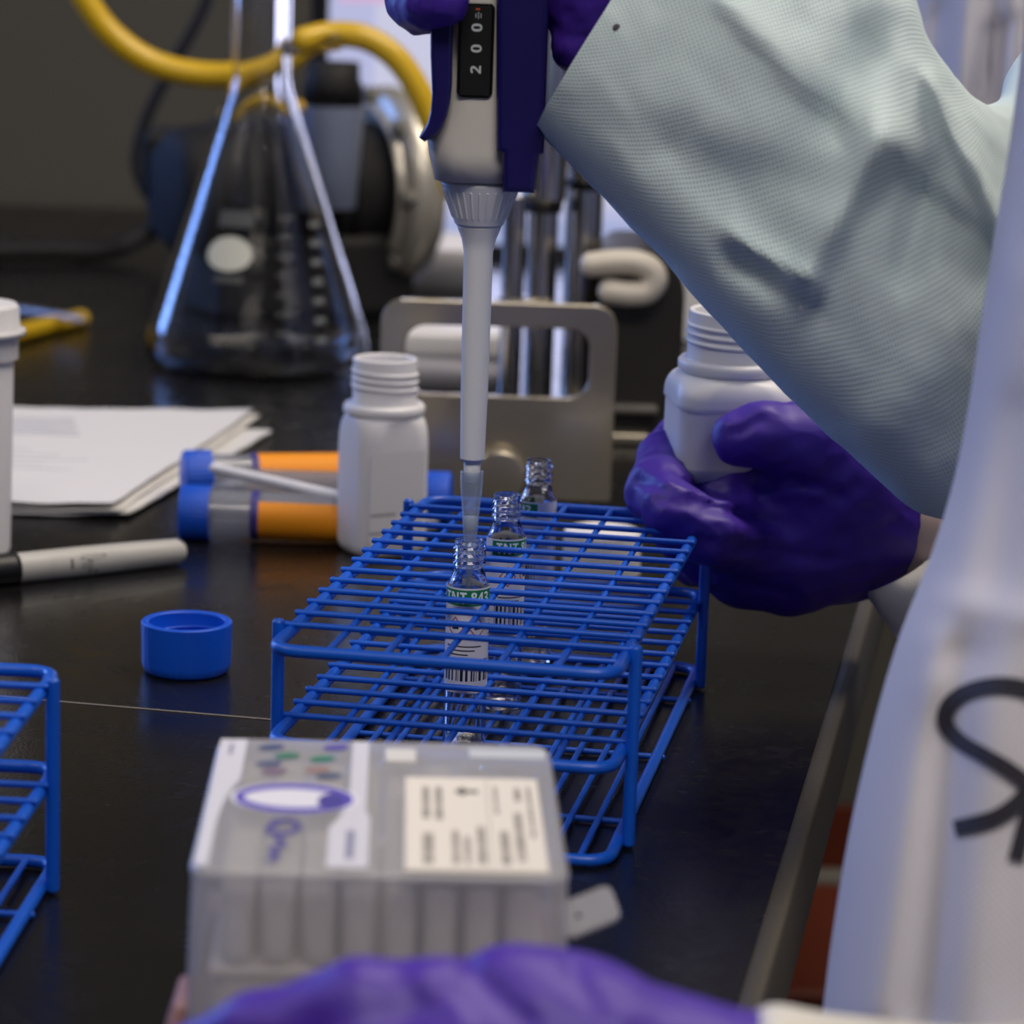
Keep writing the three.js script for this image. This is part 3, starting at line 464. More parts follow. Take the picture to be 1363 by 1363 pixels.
// ------------------------------------------------------------------ folded papers
{
  const sheet = (pts, h0, th, curl) => {                                  // outline in pixels on the bench, raised, with curled rim
    const n = 26, q = pts.map(([x, y]) => G(x, y, h0)), rings = [];
    const lay = (dy) => { const g = []; for (let j = 0; j <= n; j++) { const row = []; for (let i = 0; i <= n; i++) { const u = i / n, v = j / n, a = q[0].clone().lerp(q[1], u), b = q[3].clone().lerp(q[2], u), p = a.lerp(b, v); p.y += dy + curl * (Math.pow(u, 4) * 0.6 + Math.pow(v, 5) * 0.4) + 0.0006 * noise3(p.x * 30, h0 * 100, p.z * 30); row.push(p); } g.push(row); } return g; };
    const topG = lay(th), low = lay(0);
    const rim = (g) => [...g[0], ...g.slice(1).map((r) => r[n]), ...g[n].slice(0, n).reverse(), ...g.slice(1, n).reverse().map((r) => r[0])];
    return mergeGeometries([loft(topG, false), loft(low, false), loft([rim(low), rim(topG)], true)]);
  };
  const p = thing('paper_stack', 'folded sheets of white printed paper lying beside the marker', 'paper', G(120, 620));
  part(p, 'sheet', sheet([[-160, 556], [362, 578], [172, 690], [-160, 683]], 0.0006, 0.0012, 0.002), M.paper);
  part(p, 'sheet', sheet([[-160, 548], [346, 556], [158, 684], [-160, 672]], 0.0034, 0.0008, 0.0012), M.paper);
  const pt = canvasTex(512, 512, (c, w, h) => { c.fillStyle = '#dcdad6'; c.fillRect(0, 0, w, h); c.fillStyle = 'rgba(90,95,115,0.55)'; for (let k = 0; k < 5; k++) c.fillRect(140 + k * 6, 120 + k * 22, 150, 7); c.fillStyle = 'rgba(90,95,115,0.3)'; for (let k = 0; k < 5; k++) c.fillRect(150, 300 + k * 26, 120 + (k * 40) % 90, 5); });
  const sg = sheet([[-160, 541], [338, 548], [150, 676], [-160, 664]], 0.0062, 0.0006, 0.0016); { const P = sg.attributes.position, U = sg.attributes.uv; const a = G(-160, 541), w = G(338, 548).x - a.x, d = G(-160, 664).z - a.z; for (let i = 0; i < P.count; i++) U.setXY(i, (P.getX(i) - a.x) / w, 1 - (P.getZ(i) - a.z) / d); }
  part(p, 'printed_sheet', sg, S({ map: pt, roughness: 0.9 }));
}

// ------------------------------------------------------------------ capped white container at the left
{
  const b = G(-34, 738), y = (py) => Z(-30, py, b.z).y, s = 1 / 2990, o = thing('capped_tube', 'tall white capped sample container beside the papers', 'container', V3(b.x, 0, b.z));
  mesh(o, 'container_body', lathe([[0, 0.0002], [42 * s, 0.0002], [47 * s, 0.003], [50 * s, y(600)], [52 * s, y(462)], [46 * s, y(462)], [44 * s, 0.004], [0, 0.003]], 48), M.hdpe);
  const cap = new THREE.LatheGeometry([[52 * s, y(478)], [58 * s, y(476)], [58 * s, y(446)], [67 * s, y(444)], [67 * s, y(437)], [60 * s, y(434)], [59 * s, y(408)], [55 * s, y(403)], [0, y(402)]].map(([r, yy]) => new THREE.Vector2(Math.max(r, 1e-5), yy)), 48);
  mesh(o, 'cap', cap, M.whitePlastic, 'white screw cap');
}

// ------------------------------------------------------------------ white cap behind the rack
{
  const b = G(800, 762), s = 1 / 3010, R = 52 * s, H = 0.020, o = thing('screw_cap', 'white plastic screw cap standing behind the wire rack', 'cap', V3(b.x, 0, b.z));
  const g = new THREE.LatheGeometry([[R - 0.002, 0.0002], [R, 0.0003], [R, H - 0.002], [R - 0.0008, H - 0.0005], [R - 0.003, H], [0, H]].map(([r, y]) => new THREE.Vector2(Math.max(r, 1e-5), y)), 200), P = g.attributes.position;
  for (let i = 0; i < P.count; i++) { const x = P.getX(i), z = P.getZ(i), r = Math.hypot(x, z); if (r > R * 0.98) { const k = 1 - 0.012 * (Math.cos(Math.atan2(x, z) * 40) > 0 ? 1 : 0); P.setX(i, x * k); P.setZ(i, z * k); } }
  g.computeVertexNormals(); mesh(o, 'cap_shell', g, M.whitePlastic);
  mesh(o, 'top_ring', lathe([[R * 0.62, H], [R * 0.64, H + 0.0006], [R * 0.68, H + 0.0006], [R * 0.7, H]], 48), M.whitePlastic);
}

// ------------------------------------------------------------------ filter flask
const FZ = G(342, 487).z, FX = G(342, 487).x, fs = 1 / 2151, fy = (py) => Z(342, py, FZ).y;
{
  const o = thing('filter_flask', 'clear conical glass filter flask with white oval marking and side arm', 'flask', V3(FX, 0, FZ));
  const R = 148 * fs, rn = 38 * fs, t = 0.0024, yN = fy(108), yT = fy(-60), yB = 0.02;
  const cone = (y) => R + (rn - R) * Math.pow((y - yB) / (yN - yB), 1);
  const outer = [[0, 0.0025], [R * 0.6, 0.0012], [R * 0.86, 0.0003], [R * 0.95, 0.003], [R * 1.0, 0.009], [R * 0.998, 0.016], [cone(0.026), 0.026]];
  for (const y of [0.06, 0.1, 0.14]) outer.push([cone(y), y]);
  outer.push([rn * 1.08, yN - 0.004], [rn, yN + 0.004], [rn, yT - 0.006], [rn * 1.18, yT - 0.003], [rn * 1.18, yT]);
  const inner = [[rn * 0.9, yT], [rn - t, yT - 0.008], [rn - t, yN + 0.004], [rn * 1.06 - t, yN - 0.004], [cone(0.1) - t, 0.1], [cone(0.026) - t, 0.026], [R * 0.995 - t, 0.014], [R * 0.95 - t, 0.007], [R * 0.86 - t, 0.0045], [0, 0.0055]];
  mesh(o, 'flask_body', lathe([...outer, ...inner], 96), M.glass);
  const arm = [V3(rn * 0.9, fy(62), 0.004), V3(rn + 0.012, fy(56), 0.006), V3(rn + 0.028, fy(52), 0.008)];
  mesh(o, 'side_arm', tube(arm, 0.0052, 20, 16), M.glass);
  const patch = (y0, y1, a0, a1, oval) => {                              // enamel printed on the cone
    const n = 18, rows = []; for (let j = 0; j <= n; j++) { const v = j / n, y = y0 + (y1 - y0) * v, k = oval ? Math.sqrt(Math.max(0, 1 - (2 * v - 1) ** 2)) : 1, row = []; for (let i = 0; i <= n; i++) { const a = (a0 + a1) / 2 + (a1 - a0) / 2 * (2 * i / n - 1) * k, r = cone(y) + 0.0003; row.push(V3(r * Math.sin(a), y, r * Math.cos(a))); } rows.push(row); }
    return loft(rows, false);
  };
  const ang = (px, py) => { const q = Z(px, py, FZ); const y = q.y; return Math.asin(Math.max(-0.99, Math.min(0.99, (q.x - FX) / cone(y)))); };
  mesh(o, 'oval_mark', patch(fy(374) + 0.012, fy(330) + 0.012, ang(282, 352), ang(346, 352), true), M.enamel, 'white oval writing patch');
  mesh(o, 'small_print', patch(fy(318) + 0.012, fy(298) + 0.012, ang(297, 308), ang(347, 308), false), S({ color: 0x4a4d50, roughness: 0.6 }));
  mesh(o, 'small_print', patch(fy(388) + 0.012, fy(380) + 0.012, ang(293, 384), ang(335, 384), false), S({ color: 0x4a4d50, roughness: 0.6 }));
  for (let k = 0; k < 7; k++) { const py = 300 + k * 24; mesh(o, 'graduation', patch(fy(py + 2) + 0.01, fy(py) + 0.01, ang(380, py), ang(400, py), false), M.enamelDim); mesh(o, 'graduation_number', patch(fy(py + 14) + 0.01, fy(py + 7) + 0.01, ang(418 + k * 2, py), ang(431 + k * 2, py), false), M.enamelDim); }
}
// ------------------------------------------------------------------ amber tubing, cords
{
  const q = (pts, z) => pts.map(([x, y, dz]) => Z(x, y, z + (dz || 0)));
  const behind = FZ - 0.075;
  single('yellow_tubing', 'amber rubber tubing curving behind the flask neck', 'tubing', tube(q([[70, -90], [105, -15], [145, 42], [200, 82], [262, 98], [325, 98], [378, 84], [405, 62]], behind), 17 / 2080, 90, 18), M.yellow);
  single('yellow_tubing', 'amber rubber tubing pushed onto the flask side arm', 'tubing', tube(q([[405, 53, 0.006], [440, 46], [485, 50], [525, 75], [556, 118], [580, 175], [604, 250]], FZ), 17 / 2140, 90, 18), M.yellow);
  single('yellow_tubing', 'thin amber tubing end drooping behind the flask shoulder', 'tubing', tube(q([[300, 152], [325, 138], [360, 131], [398, 142]], behind - 0.02), 9 / 2040, 40, 12), M.yellow);
  single('yellow_tubing', 'short yellow tubing lying on the bench behind the papers', 'tubing', tube([G(-80, 470, 0.006), G(20, 445, 0.006), G(70, 432, 0.0058), G(108, 424, 0.0056)], 0.0062, 40, 14), M.yellow);
  single('glass_rod', 'pale clear rod lying on the bench behind the papers', 'rod', rod(G(-60, 398, 0.004), G(110, 425, 0.014), 0.003, 12), M.tubeClear);
  single('power_cord', 'black power cord hanging down the wall to the pump', 'cord', tube(q([[300, -60], [268, 20], [228, 92], [195, 160], [183, 215], [196, 255], [235, 285]], -2.3), 9 / 1750, 80, 12), M.blackRubber);
  single('power_cord', 'black power cord running along the bench to the pump', 'cord', tube([G(-80, 336, 0.009), G(60, 334, 0.009), G(150, 332, 0.01), Z(205, 305, -2.35), Z(250, 288, -2.2)], 0.0075, 60, 12), M.blackRubber);
}

// ------------------------------------------------------------------ vacuum pump behind the flask
{
  const z = -2.12, s = 1 / 1885, c = Z(500, 250, z), o = thing('vacuum_pump', 'black vacuum pump with pale round metal flange behind the flask', 'pump', V3(c.x, 0, z));
  const yax = c.y, R = 88 * s;
  const ax = V3(-0.88, 0.0, 0.48).normalize(), qn = new THREE.Quaternion().setFromUnitVectors(V3(0, 1, 0), ax);
  const along = (prof, seg = 64) => { const g = lathe(prof, seg); g.applyQuaternion(qn); g.translate(0, yax, 0); return g; };
  mesh(o, 'motor_body', along([[0, 0.16], [R * 0.7, 0.16], [R * 0.92, 0.15], [R, 0.13], [R, 0.0], [0, 0]]), M.blackRubber);
  const fins = []; for (let k = 0; k < 7; k++) fins.push(along([[R, 0.03 + k * 0.014], [R * 1.07, 0.031 + k * 0.014], [R * 1.07, 0.035 + k * 0.014], [R, 0.036 + k * 0.014]])); mesh(o, 'cooling_fins', mergeGeometries(fins), M.blackRubber);
  mesh(o, 'flange', along([[R, 0.004], [R * 1.3, 0.006], [R * 1.5, 0.002], [R * 1.56, -0.008], [R * 1.5, -0.02], [R * 1.2, -0.03], [0, -0.034], [0, 0.004]]), M.aluminium, 'pale metal flange');
  mesh(o, 'flange_ring', along([[R * 1.18, 0.006], [R * 1.2, 0.011], [R * 1.26, 0.011], [R * 1.28, 0.006]]), M.aluminium);
  for (let k = 0; k < 8; k++) { const a = k / 8 * 6.283 + 0.3, p = V3(R * 1.4 * Math.cos(a), 0.006, R * 1.4 * Math.sin(a)).applyQuaternion(qn); const b = lathe([[0, -0.004], [0.006, -0.004], [0.006, 0.004], [0, 0.004]], 6); b.applyQuaternion(qn); b.translate(p.x, p.y + yax, p.z); mesh(o, 'bolt', b, M.grey); }
  mesh(o, 'foot', rbox(0.15, yax - R * 0.6, 0.09, 0.008).rotateY(0.5).translate(-0.055, (yax - R * 0.6) / 2, 0.03), M.blackRubber);
  const w = Z(300, 215, z); mesh(o, 'terminal_box', rbox(0.055, 0.05, 0.05, 0.008).translate(w.x - c.x - 0.025, w.y, 0.03), M.blackRubber);
  // filter bowl on top of the pump
  const fb = Z(443, 140, z + 0.09), y = (py) => Z(443, py, z + 0.09).y, fo = (g) => { g.translate(fb.x - c.x, 0, 0.09); return g; };
  mesh(o, 'filter_cap', fo(lathe([[0, y(140)], [38 * s, y(140)], [38 * s, y(112)], [34 * s, y(106)], [33 * s, y(82)], [0, y(80)]], 40)), M.blackRubber, 'black filter cap');
  mesh(o, 'filter_bowl', fo(lathe([[0, y(278)], [32 * s, y(276)], [40 * s, y(140)], [37 * s, y(140)], [29 * s, y(272)], [0, y(273)]], 40)), PH({ color: 0xa9b6d2, roughness: 0.3, transmission: 0.5, thickness: 0 }), 'bluish translucent filter bowl');
}

// ------------------------------------------------------------------ steel bracket, filter columns, housing
{
  const z = -1.456, P = (x, y) => { const p = Z(x, y, z); return [p.x, p.y]; }, b0 = G(660, 664);
  const o = thing('steel_bracket', 'upright stainless steel bracket plate with rounded window and round knob', 'bracket', V3(b0.x, 0, z));
  const [xl] = P(507, 520), [xr] = P(816, 520), yt = P(660, 403)[1], [hx0] = P(537, 480), [hx1] = P(787, 480), hy1 = P(660, 432)[1], hy0 = P(660, 528)[1];
  const g = extrude(rrect(xl, xr, 0.0012, yt, 0.011, 8, [0.001, 0.001, 0.011, 0.011]), 0.003, 0.0008, [rrect(hx0, hx1, hy0, hy1, 0.011, 8).reverse()]); g.translate(0, 0, z - 0.0015);
  part(o, 'plate', g, M.steel);
  part(o, 'foot_flange', box(xl, xr, 0.0004, 0.0034, z - 0.045, z - 0.0025), M.steel);
  const k = Z(664, 628, z), kn = lathe([[0, 0.014], [0.0118, 0.014], [0.0138, 0.0125], [0.0142, 0.003], [0.012, 0.0], [0, 0]], 40); kn.rotateX(Math.PI / 2); kn.translate(k.x, k.y, z + 0.0026);
  part(o, 'knob', kn, M.steel, 'round steel knob');
}
{
  const z = -1.66, s = 1 / 2400, o = thing('filter_columns', 'cluster of polished steel columns standing behind the bracket', 'apparatus', V3(Z(725, 400, z).x, 0, z));
  const col = (name, x, prof, dz = 0, mat = M.chrome) => { const zz = z + dz, ax = Z(x, 330, zz).x; const g = lathe(prof.map(([r, y]) => [r * s, y === 'b' ? 0.006 : Z(x, y, zz).y]), 48); g.translate(ax, 0, zz); part(o, name, g, mat); };
  part(o, 'base_plate', rbox(0.115, 0.006, 0.09, 0.002).translate(Z(730, 400, z).x, 0.0032, z), M.steel);
  col('upper_cylinder', 722, [[0, 268], [26, 268], [29, 264], [30, 200], [30, -60], [0, -60]]);
  col('dark_ring', 722, [[0, 282], [24, 282], [26, 268], [0, 268]], 0, M.black);
  col('column', 722, [[0, 'b'], [20, 'b'], [20, 282], [0, 282]]);
  col('column', 684, [[0, 'b'], [15, 'b'], [15, 262], [12, 258], [0, 258]], 0.012);
  col('column', 776, [[0, 'b'], [25, 'b'], [25, 252], [0, 252]], -0.02);
  col('dark_ring', 776, [[0, 252], [24, 252], [26, 240], [20, 236], [0, 236]], -0.02, M.black);
  col('upper_cylinder', 776, [[0, 238], [24, 238], [25, 170], [25, -60], [0, -60]], -0.02);
  col('clamp_ring', 700, [[0, 410], [36, 410], [36, 396], [0, 396]], 0.006, M.steel);
}
{
  const z = -1.63, P = (x, y, zz = z) => Z(x, y, zz), x0 = P(800, 500).x, x1 = P(905, 470).x, yt = P(850, 335).y;
  const o = thing('dark_housing', 'dark brown instrument housing with rounded top beside the bracket', 'housing', V3((x0 + x1) / 2, 0, z - 0.05));
  const g = extrude(rrect(x0, x1, 0.0006, yt, 0.018, 8, [0.002, 0.002, 0.024, 0.010]), 0.09, 0.0015); g.translate(0, 0, z - 0.09); part(o, 'casing', g, M.housing);
  part(o, 'front_ledge', rbox(0.03, 0.004, 0.012, 0.0015).translate(P(838, 541).x, P(838, 541).y, z + 0.007), S({ color: 0x6f6a62, roughness: 0.5 }));
  const h = [[788, 352], [815, 349], [848, 350], [868, 360], [872, 374], [862, 388], [838, 391], [812, 388]].map(([x, y]) => P(x, y, z + 0.013));
  part(o, 'hose_fitting', tube(h, 0.0068, 60, 14), S({ color: 0xe6ddcb, roughness: 0.4 }), 'cream curved plastic fitting');
}
{
  const z = -1.8; const a = Z(530, 420, z), b = Z(668, 520, z);
  const o = thing('white_tub', 'white plastic tub standing behind the steel bracket', 'tub', V3((a.x + b.x) / 2, 0, z));
  const w = b.x - a.x + 0.01, h = Z(600, 432, z).y;
  const ring = (y, k, r) => rrect(-w / 2 * k, w / 2 * k, -0.035 * k, 0.035 * k, r, 6).map(([x, q]) => V3(x, y, -q));
  mesh(o, 'tub_body', loft([ring(0.0004, 0.86, 0.012), ring(h - 0.014, 0.96, 0.014)], true, true), S({ color: 0xc9c7cf, roughness: 0.5 }));
  mesh(o, 'tub_lid', loft([ring(h - 0.014, 0.98, 0.014), ring(h - 0.013, 1.0, 0.014), ring(h - 0.003, 1.0, 0.014), ring(h, 0.96, 0.013)], true, true), M.whitePlastic);
}
{
  const z = -2.0, a = Z(870, 520, z), b = Z(1010, 360, z);
  const o = thing('white_carton', 'white carton standing past the dark housing', 'carton', V3((a.x + b.x) / 2, 0, z - 0.05));
  mesh(o, 'carton_body', rbox(b.x - a.x, b.y, 0.09, 0.002).translate(0, b.y / 2 + 0.0003, 0), M.whitePlastic); mesh(o, 'carton_flap', box(-(b.x - a.x) * 0.48, (b.x - a.x) * 0.48, b.y, b.y + 0.001, -0.04, 0.042), M.paper);
  const z2 = -2.28, c = Z(488, 402, z2), d = Z(640, 322, z2), p = thing('white_tray', 'low white tray standing on the bench below the monitor', 'tray', V3((c.x + d.x) / 2, 0, z2));
  const w = d.x - c.x, h = d.y, rr = (y, k) => rrect(-w / 2 * k, w / 2 * k, -0.06 * k, 0.06 * k, 0.01, 5).map(([x, q]) => V3(x, y, -q));
  mesh(p, 'tray_body', loft([rr(0.0004, 0.92), rr(h, 1), rr(h, 0.97), rr(0.004, 0.9)], true, true), M.whitePlastic);
}
// ------------------------------------------------------------------ monitor
{
  const z = -2.42, a = Z(432, 318, z), b = Z(893, -90, z), cx = (a.x + b.x) / 2, w = b.x - a.x, h = b.y - a.y;
  const o = thing('monitor', 'computer monitor with bright lavender screen behind the apparatus', 'monitor', V3(cx, 0, z - 0.03));
  part(o, 'bezel', rbox(w + 0.03, h + 0.03, 0.03, 0.006).translate(cx, (a.y + b.y) / 2, z - 0.018), M.black);
  const t = canvasTex(512, 320, (c, W, H) => { c.fillStyle = '#cfd3fb'; c.fillRect(0, 0, W, H); c.fillStyle = '#e3e4ff'; c.fillRect(70, 0, W - 90, H - 40); c.fillStyle = '#f0c8f2'; c.fillRect(14, 20, 80, 60); c.fillStyle = '#b9c4f2'; c.fillRect(0, H - 26, W, 26); });
  const sg = new THREE.PlaneGeometry(w, h); sg.translate(cx, (a.y + b.y) / 2, z - 0.0025);
  part(o, 'screen', sg, S({ color: 0x000000, emissive: 0xffffff, emissiveMap: t, emissiveIntensity: 0.75, roughness: 0.3 }), 'bright lavender screen');
  part(o, 'stand', mergeGeometries([box(cx - 0.03, cx + 0.03, 0.0006, 0.2, z - 0.06, z - 0.034), box(cx - 0.1, cx + 0.1, 0.0004, 0.01, z - 0.14, z + 0.0)]), M.black);
  const l = new THREE.RectAreaLight(0xcfd4ff, 2.2, w, h); l.position.set(cx, (a.y + b.y) / 2, z + 0.002); l.lookAt(cx, (a.y + b.y) / 2, 1); l.castShadow = true; scene.add(l);
}
// ------------------------------------------------------------------ under the bench
{
  const c = G(1085, 1235, -0.42), o = thing('storage_bin', 'rust red plastic bin on the floor under the bench edge', 'bin', V3(c.x + 0.02, FLOOR_Y, c.z));
  const H = -0.42 - FLOOR_Y, rr = (y, k) => rrect(-0.2 * k, 0.2 * k, -0.3 * k, 0.3 * k, 0.03, 6).map(([x, q]) => V3(x, y, -q));
  mesh(o, 'bin_body', loft([rr(0.001, 0.86), rr(H - 0.02, 0.97), rr(H, 1.0), rr(H, 0.95), rr(0.01, 0.82)], true, true), M.rust);
  mesh(o, 'bin_lid', rbox(0.42, 0.03, 0.22, 0.008).translate(0, H + 0.016, 0.1), M.rust);
  mesh(o, 'handle_bar', rod(V3(-0.2, H + 0.016, -0.05), V3(0.2, H + 0.016, -0.05), 0.012, 12), M.grey);
}

// ------------------------------------------------------------------ people
function glove(parent, chains, cell, wr, mat, k, freq, extra) { return part(parent, 'glove', bodyMesh(chains, cell, wr, k, freq, extra), mat, 'purple nitrile glove'); }
const C = (depth0, pts) => pts.map(([x, y, r, dz]) => [Dp(x, y, depth0 + (dz || 0)), r]);
function drape(rings3, creases) {                                        // pushes the near side along the view by creases given in pixels
  rings3.forEach((ring) => { const c = V3(0, 0, 0); ring.forEach((p) => c.add(p)); c.multiplyScalar(1 / ring.length);
    ring.forEach((p) => { const [x, y, d] = proj(p), [, , dc] = proj(c); if (d > dc + 0.004) return; const view = camera.position.clone().sub(p).normalize(); let s = 0;
      for (const [x0, y0, x1, y1, w, amp, step] of creases) { const lx = x1 - x0, ly = y1 - y0, L2 = lx * lx + ly * ly, t = ((x - x0) * lx + (y - y0) * ly) / L2, tc = Math.max(0, Math.min(1, t)), L = Math.sqrt(L2), sd = ((x - x0) * ly - (y - y0) * lx) / L, ex = (t - tc) * L, fall = Math.exp(-ex * ex / (w * w * 2)); s += step ? amp * fall * Math.exp(-Math.max(0, sd) / step) * (1 / (1 + Math.exp(-sd / w * 4))) : amp * fall * Math.exp(-sd * sd / (w * w)); }
      p.addScaledVector(view, s * Math.min(1, Math.max(0, (dc + 0.004 - d) / 0.02))); }); });
  return rings3;
}
function sleeveRings(stations, nj, ni, pw = 2) {                         // stations: centre px, half vector px, depth, half thickness
  const cur = (f) => new THREE.CatmullRomCurve3(stations.map(f), false, 'centripetal');
  const A = stations.map((s) => { const c = Dp(s[0], s[1], s[4]), h = Dp(s[0] + s[2], s[1] + s[3], s[4]).sub(c); return [c, h, s[5]]; }), m = A.length - 1, rings = [];
  const lerp = (arr, t) => { const i = Math.min(m - 1, Math.floor(t * m)), f = t * m - i, p0 = arr[Math.max(0, i - 1)], p1 = arr[i], p2 = arr[i + 1], p3 = arr[Math.min(m, i + 2)]; return p0.map((_, k) => 0.5 * ((2 * p1[k]) + (-p0[k] + p2[k]) * f + (2 * p0[k] - 5 * p1[k] + 4 * p2[k] - p3[k]) * f * f + (-p0[k] + 3 * p1[k] - 3 * p2[k] + p3[k]) * f * f * f)); };
  const flat = A.map(([c, h, d]) => [c.x, c.y, c.z, h.x, h.y, h.z, d]), view = V3(0, 0, 1).applyQuaternion(camera.quaternion);
  for (let j = 0; j <= nj; j++) { const q = lerp(flat, j / nj), c = V3(q[0], q[1], q[2]), h = V3(q[3], q[4], q[5]), ring = []; for (let i = 0; i < ni; i++) { const a = i / ni * 2 * Math.PI, ca = Math.cos(a), sa = Math.sin(a), e = 2 / pw; ring.push(c.clone().addScaledVector(h, Math.sign(ca) * Math.abs(ca) ** e).addScaledVector(view, q[6] * Math.sign(sa) * Math.abs(sa) ** e)); } rings.push(ring); }
  return rings;
}
{
  // the person at work: pipette in one gloved hand, bottle in the other
  const p = thing('person', 'person in pale dotted gown and purple gloves pipetting into a vial', 'person', V3(0.42, FLOOR_Y, -1.35));
  const zP = proj(V3(PIP.x, PY(0), PZ))[2];
  // hand on the pipette: palm at the right, fingers round the back, tips at the left
  const fingers = [0, 1, 2, 3].map((i) => { const y = -6 - i * 82, r = 0.0098 + (i === 1 || i === 2 ? 0.0006 : 0); return { k: 0.003, pts: C(zP, [[800, y - 10, r * 1.15, 0.004], [760, y - 6, r * 1.1, 0.022], [690, y, r, 0.034], [600, y, r, 0.031], [556, y + 4, r, 0.016], [562, y + 9, r * 0.98, -0.002], [576, y + 8, r * 0.88, -0.013], [594, y + 6, r * 0.78, -0.02]]) }; });
  const palm = [{ k: 0.012, pts: C(zP, [[786, -300, 0.017, 0.0], [795, -150, 0.019, 0.002], [786, 0, 0.0155, 0.004], [768, 62, 0.0085, 0.002]]) }, { k: 0.012, pts: C(zP, [[830, -240, 0.019, 0], [850, -100, 0.021, 0.004], [862, 20, 0.021, 0.008]]) }, { k: 0.012, pts: C(zP, [[850, -40, 0.024, 0.006], [930, 70, 0.026, 0.012]]) }, { k: 0.006, pts: C(zP, [[800, -300, 0.014, 0], [740, -430, 0.012, -0.006], [690, -520, 0.011, -0.002], [655, -600, 0.0095, 0]]) }];
  glove(p, [...palm, ...fingers], 0.0016, 0.0012, M.glove, 0.004, 110);
  // forearm inside the sleeve
  // sleeve
  const cre = [[950, 10, 1132, 174, 9, 0.0035, 60], [1115, 150, 1150, 70, 30, -0.010], [1165, 195, 1075, 360, 28, 0.012], [985, 318, 1072, 372, 12, 0.006], [985, 350, 1060, 395, 22, -0.006], [1335, 330, 1205, 225, 18, -0.007, 90], [1235, 235, 1205, 345, 26, -0.009], [1100, 250, 1000, 230, 40, -0.004], [900, 200, 1060, 330, 40, -0.005], [1240, 110, 1345, 330, 14, 0.008], [1290, 420, 1180, 560, 40, 0.004], [1010, 40, 1210, 200, 40, 0.004]];
  const st = [[810, 22, -95, 148, zP - 0.004, 0.034], [945, 92, -93, 220, zP - 0.006, 0.044], [1090, 208, -90, 268, zP - 0.006, 0.05], [1182, 330, -50, 272, zP - 0.004, 0.055], [1268, 410, -18, 280, zP + 0.006, 0.054], [1370, 395, 40, 262, zP + 0.03, 0.05], [1480, 270, 120, 200, zP + 0.06, 0.058], [1640, 90, 160, 170, zP + 0.13, 0.06], [1900, -150, 160, 190, zP + 0.24, 0.065], [2050, -330, 160, 190, zP + 0.4, 0.065]];
  const rings = drape(sleeveRings(st, 165, 150, 2.3), cre);
  rings.forEach((r, j) => r.forEach((q) => { q.addScaledVector(V3(0.3, 0.4, 0.86), 0.0016 * noise3(q.x * 28, q.y * 28, q.z * 28) + 0.0005 * noise3(q.x * 90, q.y * 90, q.z * 60)); }));
  const sl = part(p, 'gown_sleeve', loft(rings, true), M.gown, 'loose pale gown sleeve with embossed dots');
  { const a = raycastPx(sl, 821, 37); if (a) { const d = new THREE.SphereGeometry(0.0013, 12, 8); d.scale(1, 1, 0.3); d.translate(a.x, a.y, a.z); part(p, 'gown_speck', d, S({ color: 0x5c5560, roughness: 0.8 })); } }
  { const a = raycastPx(sl, 1067, 411); if (a) { const d = new THREE.SphereGeometry(0.0009, 10, 8); d.scale(1, 1.5, 0.4); d.translate(a.x, a.y, a.z); part(p, 'gown_speck', d, M.whitePlastic); } }

  // hand holding the bottle
  const B = 1.165;
  const hand = [
    { k: 0.014, pts: C(B, [[1000, 690, 0.026, 0.006], [1090, 690, 0.0275, 0.004], [1165, 695, 0.0245, 0.004]]) },
    { k: 0.014, pts: C(B, [[960, 700, 0.022, 0.0], [1050, 735, 0.0215, -0.002], [1130, 715, 0.0235, 0.0]]) },
    { k: 0.012, pts: C(B, [[1120, 640, 0.020, -0.014], [1070, 590, 0.0155, -0.024], [1016, 578, 0.0118, -0.030], [984, 583, 0.0106, -0.030]]) },                                // thumb, near side
    { k: 0.007, pts: C(B, [[1000, 690, 0.018, 0.022], [910, 680, 0.0125, 0.02], [880, 650, 0.0115, 0.024], [895, 605, 0.0100, 0.034], [920, 575, 0.0088, 0.040]]) },            // fingers below and behind
    { k: 0.007, pts: C(B, [[1000, 705, 0.018, 0.0], [915, 700, 0.0128, -0.004], [877, 655, 0.0122, -0.02], [885, 612, 0.0105, 0.012], [905, 580, 0.009, 0.03]]) },
    { k: 0.007, pts: C(B, [[1010, 730, 0.017, -0.002], [945, 708, 0.0122, -0.042], [897, 678, 0.0112, -0.045], [880, 652, 0.0095, -0.024]]) },
    { k: 0.007, pts: C(B, [[1050, 770, 0.013, 0.0], [985, 768, 0.0105, 0.0], [950, 745, 0.0095, 0.006], [920, 752, 0.0085, 0.02]]) },
    { k: 0.006, pts: C(B, [[1080, 760, 0.012, 0.006], [1118, 772, 0.0062, 0.012]]) },
  ];
  const folds = [[850, 640, 1000, 690, 7, -0.0016], [880, 665, 1040, 700, 8, -0.0018], [900, 640, 960, 655, 7, -0.0014], [930, 720, 1100, 745, 9, -0.0016], [985, 575, 1010, 560, 9, -0.0016], [1060, 640, 1120, 660, 9, -0.0025], [1000, 660, 1100, 655, 9, 0.0012], [940, 760, 1050, 790, 10, -0.0014]];
  glove(p, hand, 0.0017, 0.0011, M.glove, 0.007, 80, (q) => { const [x, y] = proj(q); let s = 0; for (const [x0, y0, x1, y1, w, a] of folds) { const lx = x1 - x0, ly = y1 - y0, t = Math.max(0, Math.min(1, ((x - x0) * lx + (y - y0) * ly) / (lx * lx + ly * ly))), d = Math.hypot(x - x0 - t * lx, y - y0 - t * ly); s += a * Math.exp(-d * d / (w * w)); } return -s; });
